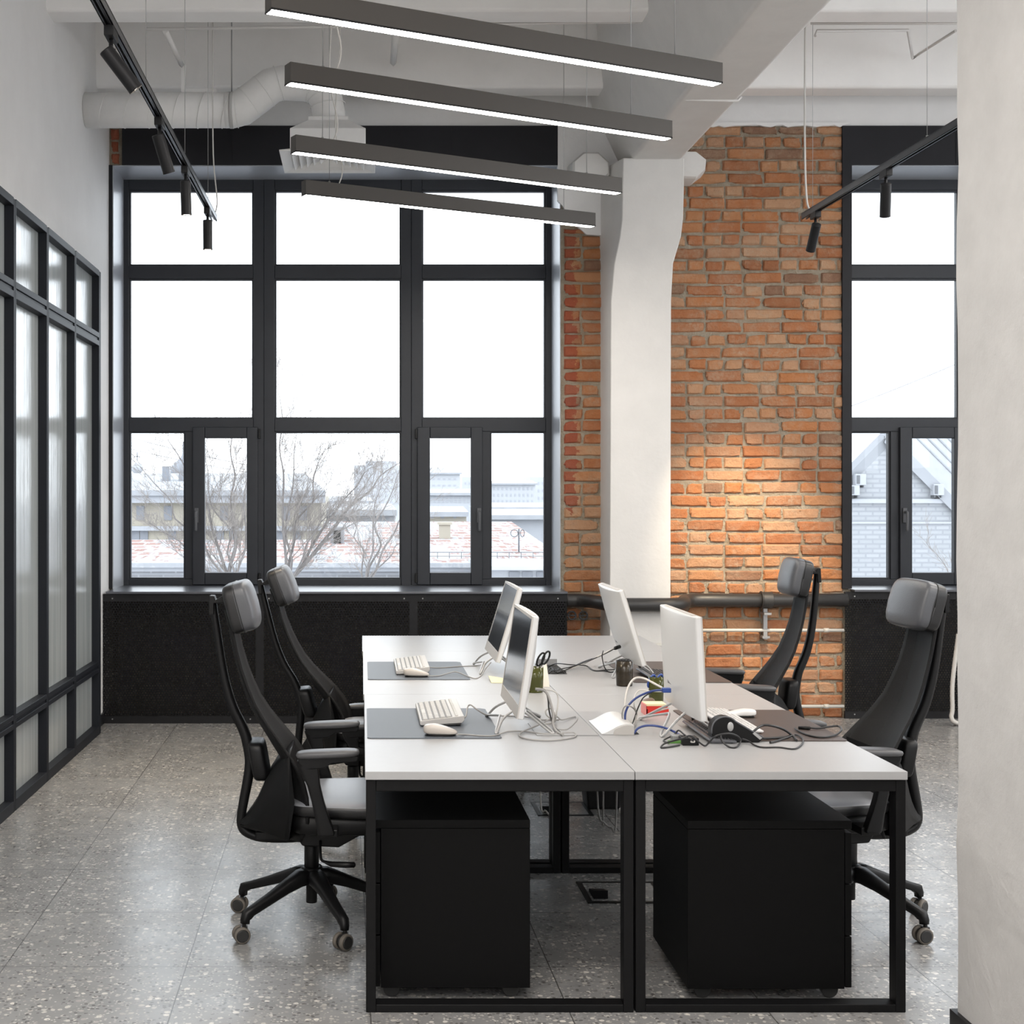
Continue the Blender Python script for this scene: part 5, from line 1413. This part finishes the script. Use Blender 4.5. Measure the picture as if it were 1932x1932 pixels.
# white gabled house outside the right window
Y = 30
gh = thing('gabled_house', 'white brick gabled house with metal roof outside the right window', 'building', (P(1700, 0, Y).x, Y, GZ), group='buildings outside the windows')
gp = [P(1560, 960, Y), P(1692, 826, Y), P(1850, 985, Y)]
SH = Vector((12, 4, 0))                    # the house runs away to the right
front = [Vector(v) for v in ((gp[0].x, Y, GZ), (gp[2].x, Y, GZ), tuple(gp[2]), tuple(gp[1]), tuple(gp[0]))]
back = [v + SH for v in front]
MB().add(front + back, [(0, 1, 2, 3, 4), (9, 8, 7, 6, 5)] + [(i, (i + 1) % 5, 5 + (i + 1) % 5, 5 + i) for i in range(5)]).build('walls', M['white_brick'], gh)
for a, b in ((0, 1), (1, 2)):
    p, q = gp[a], gp[b]; d = (q - p).normalized(); n = Vector((-d.z, 0, d.x)); n = n if n.z > 0 else -n
    p2, q2 = p - d * (.3 if a == 0 else .02), q + d * (.02 if a == 0 else .3)
    o = Vector((-.3, -.1, 0)); n = n * .13
    vs = [v + k for k in (o, SH) for v in (p2, q2, q2 + n, p2 + n)]
    MB().add(vs, [(0, 1, 2, 3), (4, 7, 6, 5), (0, 4, 5, 1), (1, 5, 6, 2), (2, 6, 7, 3), (3, 7, 4, 0)]).build('roof', M['roof_metal' if a == 0 else 'roof_snow'], gh)
    if a == 1:
        sm = MB()
        for i in range(1, 46):
            t = SH * (i / 46) + n * 1.15; sm.cyl(p2 + t, q2 + t, .022, n=5)
        sm.build('roof_seam', M['roof_metal'], gh)
        e = [p2 + o, q2 + o, q2 + o + n * 1.1, p2 + o + n * 1.1]; e = [v + Vector((0, -.03, 0)) for v in e]
        w2 = Vector((0, .02, 0)); e2 = [v + w2 for v in e]; dn = Vector((0, 0, -.12)); e[0] = e[0] + dn; e[1] = e[1] + dn; e2[0] = e2[0] + dn; e2[1] = e2[1] + dn
        MB().add(e + e2, [(0, 1, 2, 3), (4, 7, 6, 5), (0, 4, 5, 1), (1, 5, 6, 2), (2, 6, 7, 3), (3, 7, 4, 0)]).build('barge_board', M['roof_metal'], gh)
cz = P(0, 944, Y).z
MB().box(gp[0].x, gp[2].x, Y - .10, Y, cz - .06, cz + .03).box(gp[0].x, gp[2].x, Y - .03, Y, cz - .50, cz - .46).build('cornice', M['ext_grey'], gh)
def ac(px, py, label, Yq=30, s=1.):
    c = P(px, py, Yq)
    r = thing('air_conditioner', label, 'air conditioner', (c.x, Yq, c.z - .12), group='air conditioners on the gabled house')
    MB().box(c.x - .10 * s, c.x + .12 * s, Yq - .22, Yq - .01, c.z - .12 * s, c.z + .12 * s).build('case', M['ext_grey'], r, bevel=.01)
    MB().box(c.x - .085 * s, c.x - .02 * s, Yq - .235, Yq - .21, c.z - .09 * s, c.z + .09 * s).build('grille', M['ext_dark'], r)
    MB().box(c.x - .08, c.x - .06, Yq - .2, Yq + .0, c.z - .17, c.z - .11).box(c.x + .06, c.x + .08, Yq - .2, Yq + .0, c.z - .17, c.z - .11).build('wall_bracket', M['ext_dark'], r)
ac(1617, 905, 'left air conditioner high under the left slope of the white gable')
ac(1606, 925, 'lower air conditioner at the left edge of the right window', s=.9)
ac(1763, 924, 'air conditioner under the right slope of the white gable')

def wire(a, b, label, r=.012, sag=.3):
    a, b = Vector(a), Vector(b)
    pts = [a.lerp(b, t / 12) - Vector((0, 0, sag * 4 * (t / 12) * (1 - t / 12))) for t in range(13)]
    tag(MB().tube(pts, r, 5).build('overhead_wire', M['wire']), label, 'wire', 'wires outside the windows')
wire(P(150, 797, 24), P(480, 880, 26), 'upper overhead wire in the lower left pane', .006, .05)
wire(P(150, 822, 24), P(480, 893, 26), 'lower overhead wire in the lower left pane', .006, .05)
wire(P(1560, 783, 20), P(1850, 667, 17), 'overhead wire rising across the right window', .006, .02)

# ---- bare winter trees
def tree(label, base, stems, seed, spread=.55, depth=5):
    """stems: list of (tip, radius): main limbs from the trunk fork to the pixels where they end"""
    r = random.Random(seed)
    root = thing('bare_tree', label, 'tree', base, group='bare trees outside the windows')
    base = Vector(base); trunk, twigs = MB(), MB(); count = [0]
    fork = Vector(stems[0][0])
    def grow(p, d, ln, rad, lev):
        if count[0] > 9000: return
        rad = max(rad, .0028)
        n = 5; pts = [p]; q = p; dd = d.copy()
        for i in range(n):
            dd = (dd + Vector((r.gauss(0, .10), r.gauss(0, .10), r.gauss(.03, .08)))).normalized()
            q = q + dd * ln / n; pts.append(q)
        rs = [rad * (1 - .45 * i / n) for i in range(n + 1)]
        (trunk if rad > .014 else twigs).tube(pts, rs, 5 if rad > .02 else 3, caps=False); count[0] += 1
        if lev <= 0: return
        k = r.choice((2, 3, 3, 4))
        for i in range(k):
            t = r.uniform(.25, 1.0); a = pts[min(n, int(t * n))]
            ax = dd.cross(Vector((r.gauss(0, 1), r.gauss(0, 1), r.gauss(0, 1)))).normalized()
            nd = (Quaternion(ax, r.uniform(.3, .95)) @ dd)
            nd = (nd + Vector((0, 0, .10))).normalized()
            grow(a, nd, ln * r.uniform(.48, .72), rad * (.40 if t < .9 else .5) * r.uniform(.8, 1.15), lev - 1)
        grow(q, dd, ln * .65, rs[-1] * .95, lev - 1)
    trunk.tube([base, base.lerp(fork, .5) + Vector((r.gauss(0, .15), 0, 0)), fork], [.12, .09, .06], 10)
    for tip, rad in stems[1:]:
        tip = Vector(tip); pts = [fork]; n = 7
        off = Vector((0, r.uniform(-.8, .8), 0))
        for i in range(1, n + 1):
            t = i / n; q = fork.lerp(tip, t) + off * t + Vector((r.gauss(0, .06), r.gauss(0, .06), .25 * math.sin(t * PI) * (1 if tip.x > fork.x else .6) * .5)); pts.append(q)
        trunk.tube(cr(pts, 3), [rad * .72 * (1 - .8 * i / (n * 3)) for i in range(n * 3 + 1)], 7)
        Ln = (tip - fork).length
        for i in range(1, n + 1):
            for s in range(2):
                d = (pts[i] - pts[i - 1]).normalized()
                ax = d.cross(Vector((r.gauss(0, 1), r.gauss(0, 1), r.gauss(0, 1)))).normalized()
                nd = (Quaternion(ax, r.uniform(.35, .9)) @ d + Vector((0, 0, .12))).normalized()
                grow(pts[i], nd, Ln * r.uniform(.16, .30) * (1.15 - .5 * i / n), rad * .26 * (1 - .6 * i / n), depth - 2)
    trunk.build('trunk', M['bark'], root)
    tw = twigs.build('twigs', M['twig'], root); tw['kind'] = 'stuff'
    return root
T = 24.0
tree('bare winter tree with stems fanning behind the far left pane and left casement', P(455, 2000, T), [(P(450, 1130, T), 0), (P(262, 880, T), .035), (P(318, 830, T), .045), (P(375, 850, T), .03), (P(430, 815, T), .05), (P(300, 985, T), .03), (P(470, 840, T), .035)], 4)
tree('bare winter tree leaning right across the middle lower pane', P(520, 2000, T + 1), [(P(540, 1105, T + 1), 0), (P(528, 752, T + 1), .04), (P(560, 815, T + 1), .035), (P(752, 868, T + 1), .055), (P(690, 890, T + 1), .045), (P(610, 850, T + 1), .04), (P(640, 950, T + 1), .03)], 9)
tree('smaller bare winter tree at the right side of the middle lower pane', P(705, 2000, T - 1), [(P(690, 1110, T - 1), 0), (P(752, 868, T - 1), .03), (P(720, 900, T - 1), .028), (P(660, 960, T - 1), .024), (P(820, 900, T - 1), .03), (P(800, 990, T - 1), .02)], 17, depth=4)
tree('bare twigs of a tree at the lower right corner of the right window', P(1850, 1900, 18), [(P(1830, 1180, 18), 0), (P(1778, 1010, 18), .014), (P(1775, 1065, 18), .012), (P(1840, 980, 18), .014)], 23, depth=3)
# ---------------------------------------------------------------- camera, sky, lights
cam = bpy.data.cameras.new('camera'); co = bpy.data.objects.new('camera', cam); COL.objects.link(co)
co.location = (0, 0, H); co.rotation_euler = (PI / 2, 0, 0)
cam.sensor_width = 36; cam.lens = F / 1932 * 36; cam.clip_start = .05; cam.clip_end = 3000
cam.shift_x = (966 - CX) / 1932; cam.shift_y = (CY - 966) / 1932
sc.camera = co

wd_ = bpy.data.worlds.new('overcast_sky'); sc.world = wd_; wd_.use_nodes = True
nt = wd_.node_tree; bg = nt.nodes['Background']; bg.inputs[0].default_value = (.93, .965, 1, 1); bg.inputs[1].default_value = 2.6

def area(name, loc, rot, sx, sy, en, col):
    li = bpy.data.lights.new(name, 'AREA'); li.shape = 'RECTANGLE'; li.size = sx; li.size_y = sy; li.energy = en; li.color = col
    o = bpy.data.objects.new(name, li); COL.objects.link(o); o.location = loc; o.rotation_euler = rot; return o
# unseen ceiling lamps, added to light the office from behind and the right
for i, (x, y) in enumerate(((.4, 2.2), (.4, .6), (.4, -1.2), (4.4, 4.0), (4.4, 6.6), (4.4, 1.5))):
    area('unseen_fill_lamp', (x - .5 if x < 1 else x, y, 3.8), (0, 0, 0), 2.0, .6, 46, (1, .94, .87))

sc.view_settings.view_transform = 'Standard'; sc.view_settings.look = 'None'
sc.view_settings.gamma = 1; sc.view_settings.use_curve_mapping = False
sc.view_settings.exposure = 0.72
sc.cycles.use_denoising = True
sc.cycles.max_bounces = 10; sc.cycles.diffuse_bounces = 5; sc.cycles.glossy_bounces = 5; sc.cycles.transparent_max_bounces = 16
sc.cycles.caustics_reflective = False; sc.cycles.caustics_refractive = False
sc.cycles.sample_clamp_indirect = 6
for o in list(bpy.data.objects):
    if o.get('_w') is not None: del o['_w']
bpy.context.view_layer.update()
